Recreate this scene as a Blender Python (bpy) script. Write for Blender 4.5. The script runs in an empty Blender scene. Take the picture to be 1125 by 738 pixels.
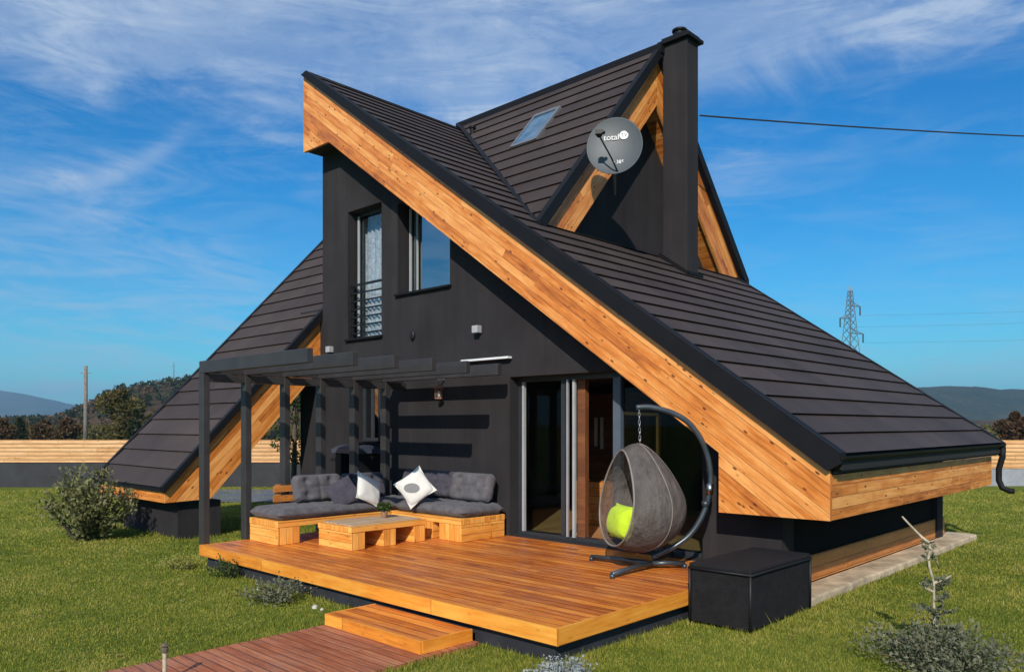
import bpy, bmesh, math, random
import numpy as np
from mathutils import Vector, Matrix, noise as mnoise
random.seed(7); rng = np.random.default_rng(7)
scene = bpy.context.scene
C = scene.collection
PI = math.pi; rad = math.radians
EYE = 1.9
RX = Vector((0.724, 0.690, 0)); FW = Vector((-0.690, 0.724, 0))     # camera right / forward on the ground

def at(u, v, D):
    """photo pixel + depth -> world point (used only to carry measurements into metres)"""
    return RX * ((u-562.5)/859*D) + FW * D + Vector((0, 0, EYE + (467-v)/859*D))
def gnd(u, v, h=0.0):
    return at(u, v, (EYE-h)*859/(v-467))

# ------------------------------------------------------------------ materials
def mat(name):
    m = bpy.data.materials.new(name); m.use_nodes = True
    nt = m.node_tree; nt.nodes.clear()
    out = nt.nodes.new('ShaderNodeOutputMaterial')
    b = nt.nodes.new('ShaderNodeBsdfPrincipled')
    nt.links.new(b.outputs[0], out.inputs[0])
    return m, nt, b
def N(nt, t, **kw):
    n = nt.nodes.new(t)
    for k, v in kw.items():
        if k == 'ins':
            for kk, vv in v.items(): n.inputs[kk].default_value = vv
        else: setattr(n, k, v)
    return n
def L(nt, a, b): nt.links.new(a, b)
def math_(nt, op, a, b=None, c=None, clamp=False):
    n = nt.nodes.new('ShaderNodeMath'); n.operation = op; n.use_clamp = clamp
    for i, x in enumerate((a, b, c)):
        if x is None: continue
        if isinstance(x, (int, float)): n.inputs[i].default_value = x
        else: nt.links.new(x, n.inputs[i])
    return n.outputs[0]
def ramp(nt, fac, stops):
    r = nt.nodes.new('ShaderNodeValToRGB'); nt.links.new(fac, r.inputs[0])
    el = r.color_ramp.elements
    while len(el) > 1: el.remove(el[-1])
    el[0].position = stops[0][0]; el[0].color = (*stops[0][1], 1)
    for p, c in stops[1:]:
        e = el.new(p); e.color = (*c, 1)
    return r.outputs[0]
def mixc(nt, fac, a, b, mode='MIX'):
    n = nt.nodes.new('ShaderNodeMix'); n.data_type = 'RGBA'; n.blend_type = mode
    for s, x in ((n.inputs[0], fac), (n.inputs[6], a), (n.inputs[7], b)):
        if isinstance(x, (int, float)): s.default_value = x
        elif isinstance(x, tuple): s.default_value = (*x, 1)
        else: nt.links.new(x, s)
    return n.outputs[2]
def bump(nt, h, strength, dist, b):
    n = nt.nodes.new('ShaderNodeBump'); n.inputs['Strength'].default_value = strength
    n.inputs['Distance'].default_value = dist
    nt.links.new(h, n.inputs['Height']); nt.links.new(n.outputs[0], b.inputs['Normal'])

def simple(name, col, rough=.6, metal=0, var=.15, scale=6, bmp=.0, spec=.5, fine=120):
    m, nt, b = mat(name)
    tc = N(nt, 'ShaderNodeTexCoord')
    n1 = N(nt, 'ShaderNodeTexNoise', ins={'Scale': scale, 'Detail': 5, 'Roughness': .6}); L(nt, tc.outputs['Object'], n1.inputs[0])
    lo = tuple(c*(1-var*1.6) for c in col); hi = tuple(min(1, c*(1+var*1.6)) for c in col)
    L(nt, ramp(nt, n1.outputs[0], [(.3, lo), (.7, hi)]), b.inputs['Base Color'])
    rr = math_(nt, 'MULTIPLY_ADD', n1.outputs[0], .2, rough-.1, clamp=True); L(nt, rr, b.inputs['Roughness'])
    b.inputs['Metallic'].default_value = metal
    b.inputs['Specular IOR Level'].default_value = spec
    if bmp:
        n2 = N(nt, 'ShaderNodeTexNoise', ins={'Scale': fine, 'Detail': 3}); L(nt, tc.outputs['Object'], n2.inputs[0])
        bump(nt, n2.outputs[0], bmp, .01, b)
    return m

def wood(name, cols, w=.13, rough=.55, knots=1.0, grey=0.0, coat=0.0, gapw=.035, blen=3.1, pvar=.35, joints=True, gs=.8):
    """planks along UV u; v counts planks of width w"""
    m, nt, b = mat(name)
    uv = N(nt, 'ShaderNodeUVMap'); sp = N(nt, 'ShaderNodeSeparateXYZ'); L(nt, uv.outputs[0], sp.inputs[0])
    u, v = sp.outputs[0], sp.outputs[1]
    vs = math_(nt, 'DIVIDE', v, w); pid = math_(nt, 'FLOOR', vs); fr = math_(nt, 'FRACT', vs)
    wn = N(nt, 'ShaderNodeTexWhiteNoise', noise_dimensions='1D'); L(nt, pid, wn.inputs['W'])
    us = math_(nt, 'ADD', u, math_(nt, 'MULTIPLY', wn.outputs[0], 37.0))
    ub = math_(nt, 'DIVIDE', us, blen); bid = math_(nt, 'FLOOR', ub); bfr = math_(nt, 'FRACT', ub)
    wn2 = N(nt, 'ShaderNodeTexWhiteNoise', noise_dimensions='2D')
    cb = N(nt, 'ShaderNodeCombineXYZ'); L(nt, pid, cb.inputs[0]); L(nt, bid, cb.inputs[1]); L(nt, cb.outputs[0], wn2.inputs[0])
    gx = N(nt, 'ShaderNodeCombineXYZ'); L(nt, math_(nt, 'MULTIPLY', us, 1.6), gx.inputs[0]); L(nt, math_(nt, 'MULTIPLY', v, 26), gx.inputs[1]); L(nt, math_(nt, 'MULTIPLY', wn2.outputs[0], 40), gx.inputs[2])
    # warp grain around knots
    kx = N(nt, 'ShaderNodeCombineXYZ'); L(nt, math_(nt, 'MULTIPLY', us, 4.6), kx.inputs[0]); L(nt, math_(nt, 'MULTIPLY', v, 11), kx.inputs[1]); L(nt, pid, kx.inputs[2])
    vo = N(nt, 'ShaderNodeTexVoronoi', ins={'Scale': 1.0, 'Randomness': 1.0}); L(nt, kx.outputs[0], vo.inputs[0])
    kn = ramp(nt, vo.outputs['Distance'], [(.0, (1,1,1)), (.10, (.85,.85,.85)), (.17, (0,0,0))])
    kn = math_(nt, 'MULTIPLY', kn, knots, clamp=True)
    n1 = N(nt, 'ShaderNodeTexNoise', ins={'Scale': 1.0, 'Detail': 6, 'Roughness': .62, 'Distortion': .6}); L(nt, gx.outputs[0], n1.inputs[0])
    gx2 = N(nt, 'ShaderNodeCombineXYZ'); L(nt, math_(nt, 'MULTIPLY', us, 2.4), gx2.inputs[0]); L(nt, math_(nt, 'MULTIPLY', v, 7), gx2.inputs[1]); L(nt, wn2.outputs[0], gx2.inputs[2])
    n3 = N(nt, 'ShaderNodeTexNoise', ins={'Scale': 1.0, 'Detail': 4, 'Roughness': .6}); L(nt, gx2.outputs[0], n3.inputs[0])
    f = math_(nt, 'ADD', math_(nt, 'MULTIPLY', n1.outputs[0], .55), math_(nt, 'MULTIPLY', n3.outputs[0], .45))
    f = math_(nt, 'ADD', f, math_(nt, 'MULTIPLY', math_(nt, 'SUBTRACT', wn2.outputs[0], .5), pvar*.5))
    col = ramp(nt, f, [(.28, cols[0]), (.48, cols[1]), (.68, cols[2])])
    dark = tuple(c*.28 for c in cols[0])
    col = mixc(nt, kn, col, dark)
    if grey:
        tc = N(nt, 'ShaderNodeTexCoord')
        n4 = N(nt, 'ShaderNodeTexNoise', ins={'Scale': 1.3, 'Detail': 6, 'Roughness': .7}); L(nt, tc.outputs['Object'], n4.inputs[0])
        gm = ramp(nt, n4.outputs[0], [(.45, (0,0,0)), (.7, (1,1,1))])
        col = mixc(nt, math_(nt, 'MULTIPLY', gm, grey), col, (.30, .22, .17))
    # plank seams (groove shade painted into the colour, also in the bump)
    e = math_(nt, 'MINIMUM', fr, math_(nt, 'SUBTRACT', 1.0, fr))
    gap = math_(nt, 'LESS_THAN', e, gapw)
    if joints:
        e2 = math_(nt, 'MINIMUM', bfr, math_(nt, 'SUBTRACT', 1.0, bfr))
        gap = math_(nt, 'MAXIMUM', gap, math_(nt, 'LESS_THAN', e2, .0012))
    col = mixc(nt, math_(nt, 'MULTIPLY', gap, gs), col, tuple(c*.18 for c in cols[0]))
    L(nt, col, b.inputs['Base Color'])
    L(nt, math_(nt, 'MULTIPLY_ADD', n3.outputs[0], .3, rough-.15, clamp=True), b.inputs['Roughness'])
    b.inputs['Coat Weight'].default_value = coat; b.inputs['Coat Roughness'].default_value = .3
    h = math_(nt, 'SUBTRACT', math_(nt, 'MULTIPLY', n1.outputs[0], .25), gap)
    bump(nt, h, .6, .006, b)
    return m

def glass(name, tint=(.75, .85, .85), rough=0.0, refl=.25, alpha=.6, ior=1.6):
    m, nt, b = mat(name)
    out = [n for n in nt.nodes if n.type == 'OUTPUT_MATERIAL'][0]
    nt.nodes.remove(b)
    tr = N(nt, 'ShaderNodeBsdfTransparent'); tr.inputs[0].default_value = (*[c*alpha for c in tint], 1)
    gl = N(nt, 'ShaderNodeBsdfGlossy'); gl.inputs['Roughness'].default_value = rough; gl.inputs[0].default_value = (*tint, 1)
    fr = N(nt, 'ShaderNodeFresnel', ins={'IOR': ior})
    ge=N(nt,'ShaderNodeNewGeometry')
    f = math_(nt, 'MULTIPLY', math_(nt, 'ADD', fr.outputs[0], refl, clamp=True), math_(nt,'SUBTRACT',1.0,ge.outputs['Backfacing']))
    mx = N(nt, 'ShaderNodeMixShader'); L(nt, f, mx.inputs[0]); L(nt, tr.outputs[0], mx.inputs[1]); L(nt, gl.outputs[0], mx.inputs[2])
    L(nt, mx.outputs[0], out.inputs[0])
    return m

def leafmat(name, cols, trans=.25, rough=.6, nscale=1.5):
    m, nt, b = mat(name)
    out = [n for n in nt.nodes if n.type == 'OUTPUT_MATERIAL'][0]
    at_ = N(nt, 'ShaderNodeAttribute', attribute_name='rnd')
    tc = N(nt, 'ShaderNodeTexCoord')
    n1 = N(nt, 'ShaderNodeTexNoise', ins={'Scale': nscale, 'Detail': 9 if 'grass' in name else 4, 'Roughness': .75 if 'grass' in name else .65}); L(nt, tc.outputs['Object'], n1.inputs[0])
    f = math_(nt, 'ADD', math_(nt, 'MULTIPLY', at_.outputs['Fac'], .5), math_(nt, 'MULTIPLY', math_(nt, 'MULTIPLY_ADD', n1.outputs[0], 3.6 if 'grass' in name else 2.2, -1.3 if 'grass' in name else -.6), .5))
    k = len(cols)
    col = ramp(nt, f, [(.05+.9*i/(k-1), c) for i, c in enumerate(cols)])
    L(nt, col, b.inputs['Base Color']); b.inputs['Roughness'].default_value = rough
    b.inputs['Specular IOR Level'].default_value = .25
    t = N(nt, 'ShaderNodeBsdfTranslucent'); L(nt, col, t.inputs[0])
    mx = N(nt, 'ShaderNodeMixShader'); mx.inputs[0].default_value = trans
    L(nt, b.outputs[0], mx.inputs[1]); L(nt, t.outputs[0], mx.inputs[2]); L(nt, mx.outputs[0], out.inputs[0])
    return m

M = {}
M['fascia'] = wood('larch_cladding', [(.30,.070,.009), (.68,.212,.032), (.90,.405,.115)], w=.118, gapw=.03, gs=.55, joints=False, pvar=.5, knots=1.0, coat=.1, rough=.5)
M['fence_wood'] = wood('fence_boards', [(.50,.22,.075), (.72,.38,.16), (.85,.52,.27)], w=.12, knots=.6, gapw=.06)
M['deck'] = wood('deck_boards', [(.22,.038,.005), (.64,.165,.016), (.88,.315,.042)], w=.12, gapw=.05, knots=.35, grey=.22, coat=.22, rough=.5, blen=2.4, pvar=.42)
M['deck_edge'] = wood('deck_edge_boards', [(.50,.130,.010), (.80,.28,.026), (.92,.42,.06)], w=.17, gapw=.012, knots=.25, coat=.2)
M['path'] = wood('path_boards', [(.16,.040,.012), (.36,.10,.036), (.52,.20,.09)], w=.095, gapw=.05, knots=.2, grey=.35, rough=.65)
M['pallet'] = wood('pallet_wood', [(.52,.16,.022), (.80,.33,.055), (.92,.50,.12)], w=.10, gapw=.025, knots=.5, rough=.55)
M['table_top'] = wood('table_top_boards', [(.34,.20,.11), (.50,.33,.20), (.62,.46,.30)], w=.11, gapw=.03, knots=.2)
M['base_wood'] = wood('plinth_boards', [(.34,.095,.018), (.55,.19,.035), (.66,.28,.07)], w=.13, gapw=.03, knots=.4)
M['floor_wood'] = wood('interior_floor', [(.30,.12,.04), (.45,.2,.07), (.55,.28,.11)], w=.14, gapw=.01, knots=.1, coat=.3)
M['brown_wood'] = wood('brown_wood', [(.09,.03,.012), (.16,.055,.02), (.24,.09,.03)], w=.3, gapw=.005, knots=.1, coat=.2)
M['plaster'] = simple('charcoal_render', (.033,.030,.033), .85, var=.14, scale=1.6, bmp=.35, fine=180, spec=.25)
def plaster():
    m, nt, b = mat('charcoal_render_wall')
    tc = N(nt,'ShaderNodeTexCoord'); mp=nt.nodes.new('ShaderNodeMapping'); mp.inputs['Scale'].default_value=(3.2,3.2,.25); L(nt,tc.outputs['Object'],mp.inputs[0])
    n1=N(nt,'ShaderNodeTexNoise',ins={'Scale':1.0,'Detail':6,'Roughness':.65}); L(nt,mp.outputs[0],n1.inputs[0])
    n2=N(nt,'ShaderNodeTexNoise',ins={'Scale':1.1,'Detail':6,'Roughness':.6}); L(nt,tc.outputs['Object'],n2.inputs[0])
    n3=N(nt,'ShaderNodeTexNoise',ins={'Scale':150,'Detail':3}); L(nt,tc.outputs['Object'],n3.inputs[0])
    f=math_(nt,'ADD',math_(nt,'MULTIPLY',n1.outputs[0],.4),math_(nt,'ADD',math_(nt,'MULTIPLY',n2.outputs[0],.35),math_(nt,'MULTIPLY',n3.outputs[0],.25)))
    L(nt,ramp(nt,f,[(.34,(.018,.016,.017)),(.5,(.029,.026,.028)),(.66,(.043,.039,.041))]),b.inputs['Base Color'])
    b.inputs['Roughness'].default_value=.9; b.inputs['Specular IOR Level'].default_value=.2
    bump(nt,n3.outputs[0],.5,.012,b); return m
M['plaster']=plaster()
M['black'] = simple('black_metal', (.008,.008,.009), .55, var=.15, scale=3, bmp=.05, spec=.4)
M['low_wall'] = simple('matt_black_render', (.012,.011,.011), .95, var=.15, scale=2, bmp=.2, spec=.08)  # even matt black for the low side wall, darker than the other render
M['trim'] = simple('black_trim_metal', (.008,.008,.010), .6, var=.1, scale=3, spec=.2)
M['soffit'] = simple('dark_soffit', (.012,.010,.010), .8, var=.1)
M['pergola'] = simple('graphite_powder_coat', (.036,.033,.033), .5, var=.12, scale=5, bmp=.08, fine=60)
M['frame'] = simple('anthracite_frame', (.030,.034,.040), .4, var=.08)
M['frame_alu'] = simple('brushed_aluminium', (.55,.57,.60), .4, metal=.6, var=.05)
M['frame_blue'] = simple('blue_grey_frame', (.085,.11,.145), .45, var=.05)
M['white'] = simple('white_paint', (.75,.75,.74), .5, var=.04)
M['edge'] = simple('grey_aluminium_edge', (.36,.37,.38), .45, var=.05)
M['lampwhite'] = simple('grey_lamp_body', (.38,.38,.39), .5, var=.04)
M['concrete'] = simple('concrete_apron', (.50,.38,.25), .9, var=.28, scale=3.5, bmp=.5, fine=40)
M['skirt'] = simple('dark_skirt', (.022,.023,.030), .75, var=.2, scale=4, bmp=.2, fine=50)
M['copper'] = simple('old_copper', (.35,.18,.12), .45, metal=.5, var=.3, scale=25)
M['interior'] = simple('interior_wall', (.075,.045,.030), .8, var=.15)
M['tube'] = simple('blue_grey_steel_tube', (.07,.085,.10), .35, metal=.5, var=.1)
M['chrome'] = simple('chrome_chain', (.5,.5,.5), .3, metal=1, var=.1)
M['pole'] = simple('grey_timber_pole', (.19,.16,.14), .85, var=.3, scale=8)
M['steel'] = simple('galvanised_steel', (.20,.21,.23), .55, metal=.5, var=.1)
M['cable'] = simple('black_cable', (.02,.02,.025), .6)
M['terracotta'] = simple('pink_pot', (.50,.30,.20), .8, var=.1)
M['stone'] = simple('pale_stone', (.45,.42,.36), .85, var=.25, scale=14, bmp=.4, fine=60)
M['bark'] = simple('bark', (.10,.075,.055), .9, var=.4, scale=12, bmp=.6, fine=40)
M['palebark'] = simple('pale_stem', (.42,.35,.24), .85, var=.3, scale=20)
M['grey_strip'] = simple('blue_grey_strip', (.10,.115,.15), .8, var=.2, scale=2, bmp=.2)
M['fence_base'] = simple('dark_fence_base', (.032,.033,.037), .85, var=.2, scale=2, bmp=.3)
M['fence_base_pale'] = simple('pale_fence_base', (.28,.29,.32), .85, var=.15, scale=2, bmp=.3)
M['grill'] = simple('blue_grey_enamel', (.06,.07,.10), .3, var=.1)

# roof sheet: stone-coated steel
def roofmat():
    m, nt, b = mat('stone_coated_roof_sheet')
    tc = N(nt, 'ShaderNodeTexCoord')
    n1 = N(nt, 'ShaderNodeTexNoise', ins={'Scale': .9, 'Detail': 4, 'Roughness': .6}); L(nt, tc.outputs['Object'], n1.inputs[0])
    n2 = N(nt, 'ShaderNodeTexNoise', ins={'Scale': 70, 'Detail': 2}); L(nt, tc.outputs['Object'], n2.inputs[0])
    wn = N(nt, 'ShaderNodeAttribute', attribute_name='rnd')
    f = math_(nt, 'ADD', math_(nt, 'MULTIPLY', n1.outputs[0], .6), math_(nt, 'MULTIPLY', n2.outputs[0], .25))
    f = math_(nt, 'ADD', f, math_(nt, 'MULTIPLY', wn.outputs['Fac'], .16))
    L(nt, ramp(nt, f, [(.3, (.034,.024,.022)), (.55, (.058,.042,.038)), (.8, (.090,.064,.055))]), b.inputs['Base Color'])
    b.inputs['Roughness'].default_value = .7; b.inputs['Specular IOR Level'].default_value = .25
    bump(nt, n2.outputs[0], .35, .006, b)
    return m
M['roof'] = roofmat()

def fabric(name, col, var=.2, weave=260):
    m, nt, b = mat(name)
    tc = N(nt, 'ShaderNodeTexCoord')
    n1 = N(nt, 'ShaderNodeTexNoise', ins={'Scale': 9, 'Detail': 6, 'Roughness': .7}); L(nt, tc.outputs['Object'], n1.inputs[0])
    n2 = N(nt, 'ShaderNodeTexNoise', ins={'Scale': weave, 'Detail': 2}); L(nt, tc.outputs['Object'], n2.inputs[0])
    f = math_(nt, 'ADD', math_(nt, 'MULTIPLY', n1.outputs[0], .5), math_(nt, 'MULTIPLY', n2.outputs[0], .5))
    L(nt, ramp(nt, f, [(.35, tuple(c*(1-var*1.8) for c in col)), (.65, tuple(c*(1+var*1.8) for c in col))]), b.inputs['Base Color'])
    b.inputs['Roughness'].default_value = .9; b.inputs['Specular IOR Level'].default_value = .2
    b.inputs['Sheen Weight'].default_value = 0 if 'rattan' in name else .1
    bump(nt, n2.outputs[0], .5, .004, b)
    return m
M['cush'] = fabric('grey_cushion', (.105,.097,.105), .28, 190)
M['cush_dark'] = fabric('charcoal_cushion', (.060,.054,.070), .25, 190)
M['pillow_white'] = fabric('white_pillow', (.66,.64,.60), .06)
M['lime'] = fabric('lime_cushion', (.50,.68,.030), .12)
M['rattan'] = fabric('black_rattan', (.014,.013,.014), .25, 70)
M['curtain'] = fabric('lace_curtain', (.50,.48,.44), .3, 60)
M['oval'] = fabric('grey_oval_print', (.22,.22,.22), .1)
def meshfab():
    m, nt, b = mat('brown_mesh_fabric')
    out = [n for n in nt.nodes if n.type == 'OUTPUT_MATERIAL'][0]
    tc = N(nt, 'ShaderNodeTexCoord')
    mp = N(nt, 'ShaderNodeMapping'); mp.inputs['Scale'].default_value = (1, 1, .45); L(nt, tc.outputs['Object'], mp.inputs[0])
    n1 = N(nt, 'ShaderNodeTexNoise', ins={'Scale': 7, 'Detail': 6, 'Roughness': .65}); L(nt, mp.outputs[0], n1.inputs[0])
    L(nt, ramp(nt, n1.outputs[0], [(.3, (.085,.074,.068)), (.7, (.21,.18,.165))]), b.inputs['Base Color'])
    b.inputs['Roughness'].default_value = .85
    bump(nt, n1.outputs[0], 1.0, .07, b)
    t = N(nt, 'ShaderNodeBsdfTransparent')
    mx = N(nt, 'ShaderNodeMixShader'); mx.inputs[0].default_value = .60
    L(nt, t.outputs[0], mx.inputs[1]); L(nt, b.outputs[0], mx.inputs[2]); L(nt, mx.outputs[0], out.inputs[0])
    return m
M['mesh'] = meshfab()
M['glass_door'] = glass('door_glass', refl=.0, alpha=.97, ior=1.28)
M['glass_win'] = glass('window_glass', (.85,.92,.95), refl=.38, alpha=.8)
M['glass_dark'] = glass('dark_window_glass', (.9,.95,1), refl=.06, alpha=.95)
M['bush'] = leafmat('bush_leaves', [(.036,.045,.014), (.14,.145,.050), (.30,.27,.13)], nscale=4)
M['yellowbush'] = leafmat('yellow_leaves', [(.10,.12,.02), (.30,.30,.06), (.50,.46,.14)], nscale=9)
M['shrub'] = leafmat('shrub_leaves', [(.05,.06,.03), (.14,.15,.085), (.27,.26,.17)], nscale=6)
M['silver'] = leafmat('silver_leaves', [(.16,.18,.17), (.30,.33,.32), (.48,.50,.50)], nscale=9)
M['green'] = leafmat('green_leaves', [(.018,.030,.008), (.045,.075,.018), (.09,.13,.035)], nscale=2)
M['olive'] = leafmat('olive_tree_leaves', [(.036,.034,.010), (.105,.088,.024), (.20,.15,.045)], nscale=.8)
M['autumn'] = leafmat('autumn_tree_leaves', [(.060,.036,.018), (.130,.078,.036), (.22,.14,.065)], nscale=.8)
M['pine'] = leafmat('pine_tree_leaves', [(.014,.022,.008), (.040,.052,.018), (.080,.088,.034)], nscale=.8)
M['redbush'] = leafmat('reddish_leaves', [(.04,.02,.012), (.10,.05,.025), (.15,.10,.04)], nscale=.8)
M['grass'] = leafmat('grass_blades', [(.062,.092,.011), (.19,.238,.026), (.37,.345,.055), (.54,.42,.14)], trans=.35, nscale=.8)
M['litter'] = leafmat('dry_leaves', [(.10,.055,.02), (.26,.17,.06), (.42,.32,.13)], trans=.1)
def groundmat():
    m, nt, b = mat('lawn_ground')
    tc = N(nt, 'ShaderNodeTexCoord')
    n1 = N(nt, 'ShaderNodeTexNoise', ins={'Scale': .55, 'Detail': 8, 'Roughness': .72}); L(nt, tc.outputs['Object'], n1.inputs[0])
    n2 = N(nt, 'ShaderNodeTexNoise', ins={'Scale': 22, 'Detail': 5, 'Roughness': .75}); L(nt, tc.outputs['Object'], n2.inputs[0])
    n3 = N(nt, 'ShaderNodeTexNoise', ins={'Scale': .03, 'Detail': 3}); L(nt, tc.outputs['Object'], n3.inputs[0])
    f = math_(nt, 'ADD', math_(nt, 'MULTIPLY', n1.outputs[0], .5), math_(nt, 'MULTIPLY', n2.outputs[0], .5))
    c = ramp(nt, f, [(.34, (.050,.075,.010)), (.5, (.135,.175,.024)), (.62, (.22,.22,.045)), (.72, (.26,.20,.08))])
    L(nt, c, b.inputs['Base Color']); b.inputs['Roughness'].default_value = .95; b.inputs['Specular IOR Level'].default_value = .1
    bump(nt, n2.outputs[0], .8, .05, b)
    return m
M['ground'] = groundmat()
def hillmat(name, stops, sc):
    m, nt, b = mat(name)
    tc = N(nt, 'ShaderNodeTexCoord')
    n1 = N(nt, 'ShaderNodeTexNoise', ins={'Scale': sc, 'Detail': 10, 'Roughness': .7}); L(nt, tc.outputs['Object'], n1.inputs[0])
    n2 = N(nt, 'ShaderNodeTexNoise', ins={'Scale': sc*14, 'Detail': 6, 'Roughness': .7}); L(nt, tc.outputs['Object'], n2.inputs[0])
    f = math_(nt, 'ADD', math_(nt, 'MULTIPLY', n1.outputs[0], .6), math_(nt, 'MULTIPLY', n2.outputs[0], .4))
    L(nt, ramp(nt, f, stops), b.inputs['Base Color']); b.inputs['Roughness'].default_value = .95; b.inputs['Specular IOR Level'].default_value = .1
    bump(nt, n2.outputs[0], 1, 3, b)
    return m
M['hill_near'] = hillmat('brown_hillside', [(.38, (.03,.032,.012)), (.5, (.09,.055,.028)), (.62, (.14,.09,.04))], .02)
M['hill_far'] = hillmat('wooded_far_hill', [(.42, (.018,.028,.014)), (.52, (.04,.045,.022)), (.62, (.09,.07,.035))], .006)

# ------------------------------------------------------------------ mesh builder
class MB:
    def __init__(s): s.v=[]; s.f=[]; s.g=[]; s.r=[]
    def add(s, verts, faces, grain=(1,0,0), rnd=None):
        o=len(s.v); s.v += [tuple(p) for p in verts]
        for f in faces:
            s.f.append([o+i for i in f]); s.g.append(grain); s.r.append(rnd if rnd is not None else .5)
    def box(s, a, b, grain=(1,0,0)):
        x0,y0,z0=[min(a[i],b[i]) for i in range(3)]; x1,y1,z1=[max(a[i],b[i]) for i in range(3)]
        s.add([(x0,y0,z0),(x1,y0,z0),(x1,y1,z0),(x0,y1,z0),(x0,y0,z1),(x1,y0,z1),(x1,y1,z1),(x0,y1,z1)],
              [(0,3,2,1),(4,5,6,7),(0,1,5,4),(1,2,6,5),(2,3,7,6),(3,0,4,7)], grain)
    def prism(s, poly, vec, grain=(1,0,0)):
        vec=Vector(vec); p=[Vector(q) for q in poly]; n=len(p)
        nrm=Vector((0,0,0))
        for i in range(n): nrm += p[i].cross(p[(i+1)%n])
        if nrm.dot(vec) > 0: p=p[::-1]
        q=[a+vec for a in p]
        s.add(p+q, [list(range(n)), [n+i for i in range(n-1,-1,-1)]] + [(i, n+i, n+(i+1)%n, (i+1)%n)for i in range(n)], grain)
        # side faces: orientation fixed by recalculation in build
    def beam(s, a, b, w, h, up=(0,0,1)):
        a=Vector(a); b=Vector(b); d=(b-a).normalized(); up=Vector(up)
        if abs(d.dot(up))>.99: up=Vector((0,1,0))
        x=d.cross(up).normalized(); y=x.cross(d)
        c=[x*(i*w/2)+y*(j*h/2) for i,j in ((-1,-1),(1,-1),(1,1),(-1,1))]
        s.add([a+k for k in c]+[b+k for k in c], [(0,1,2,3),(7,6,5,4),(0,4,5,1),(1,5,6,2),(2,6,7,3),(3,7,4,0)], tuple(d))
    def tube(s, pts, r, n=10, caps=True):
        pts=[Vector(p) for p in pts]; m=len(pts)
        rs=r if isinstance(r,(list,tuple)) else [r]*m
        base=len(s.v); prev=None
        for i,p in enumerate(pts):
            d=(pts[min(i+1,m-1)]-pts[max(i-1,0)]).normalized()
            if prev is None:
                a=Vector((0,0,1)) if abs(d.z)<.9 else Vector((1,0,0))
                x=d.cross(a).normalized()
            else:
                x=(prev-d*prev.dot(d)).normalized()
            prev=x; y=d.cross(x)
            for k in range(n):
                t=2*PI*k/n; s.v.append(tuple(p+(x*math.cos(t)+y*math.sin(t))*rs[i]))
        for i in range(m-1):
            for k in range(n):
                a=base+i*n+k; b=base+i*n+(k+1)%n
                s.f.append([a,b,b+n,a+n]); s.g.append((0,0,1)); s.r.append(.5)
        if caps:
            s.f.append([base+k for k in range(n)][::-1]); s.f.append([base+(m-1)*n+k for k in range(n)])
            s.g += [(0,0,1)]*2; s.r += [.5]*2
    def lathe(s, prof, c, n=24):
        base=len(s.v); m=len(prof); c=Vector(c)
        for r,z in prof:
            for k in range(n):
                t=2*PI*k/n; s.v.append((c.x+r*math.cos(t), c.y+r*math.sin(t), c.z+z))
        for i in range(m-1):
            for k in range(n):
                a=base+i*n+k; b=base+i*n+(k+1)%n
                s.f.append([a,b,b+n,a+n]); s.g.append((0,0,1)); s.r.append(.5)
        s.f.append([base+k for k in range(n)][::-1]); s.f.append([base+(m-1)*n+k for k in range(n)]); s.g += [(0,0,1)]*2; s.r += [.5]*2
    def build(s, name, material, parent=None, origin=(0,0,0), smooth=False, bevel=0, recalc=True):
        O = ROOT.get(parent.name, Vector((0,0,0))) if parent is not None else Vector(origin)
        me=bpy.data.meshes.new(name)
        me.from_pydata([(p[0]-O.x,p[1]-O.y,p[2]-O.z) for p in s.v], [], s.f)
        me.update()
        uvl=me.uv_layers.new(name='UVMap'); uv=np.empty(len(me.loops)*2,dtype=np.float32)
        rn=np.empty(len(me.polygons),dtype=np.float32)
        V=s.v
        for p in me.polygons:
            g=Vector(s.g[p.index]).normalized(); nn=p.normal
            gg=g-nn*g.dot(nn)
            if gg.length<.35:
                gg=Vector((0,0,1)) if abs(nn.z)<.8 else Vector((1,0,0)); gg=gg-nn*gg.dot(nn)
            gg.normalize(); w=nn.cross(gg)
            if (abs(w.x)>.5 and w.x<0) or (abs(w.z)>.5 and w.z<0): w=-w
            for li in p.loop_indices:
                co=Vector(V[me.loops[li].vertex_index])
                uv[li*2]=co.dot(gg); uv[li*2+1]=co.dot(w)+.003
            rn[p.index]=s.r[p.index]
        uvl.data.foreach_set('uv', uv)
        a=me.attributes.new('rnd','FLOAT','FACE'); a.data.foreach_set('value', rn)
        if recalc:
            bm=bmesh.new(); bm.from_mesh(me); bmesh.ops.recalc_face_normals(bm, faces=bm.faces); bm.to_mesh(me); bm.free()
        if smooth: me.polygons.foreach_set('use_smooth',[True]*len(me.polygons))
        me.materials.append(material)
        o=bpy.data.objects.new(name, me); C.objects.link(o)
        if parent is not None: o.parent=parent; ROOT[o.name]=O
        else: o.location=O; ROOT[o.name]=O
        if bevel:
            md=o.modifiers.new('Bevel','BEVEL'); md.width=bevel; md.segments=2; md.limit_method='ANGLE'; md.angle_limit=rad(40)
        return o
ROOT={}
def tag(o, label=None, cat=None, group=None, kind=None):
    if label: o['label']=label
    if cat: o['category']=cat
    if group: o['group']=group
    if kind: o['kind']=kind
    return o
def thing(name, loc, label, cat, group=None):
    o=bpy.data.objects.new(name, None); C.objects.link(o); o.location=loc; o.empty_display_size=.2
    ROOT[o.name]=Vector(loc); return tag(o,label,cat,group)
def copy_tree(o, parent=None):
    c=o.copy(); C.objects.link(c)
    if parent is not None: c.parent=parent
    for ch in list(o.children): copy_tree(ch,c)
    return c
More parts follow.
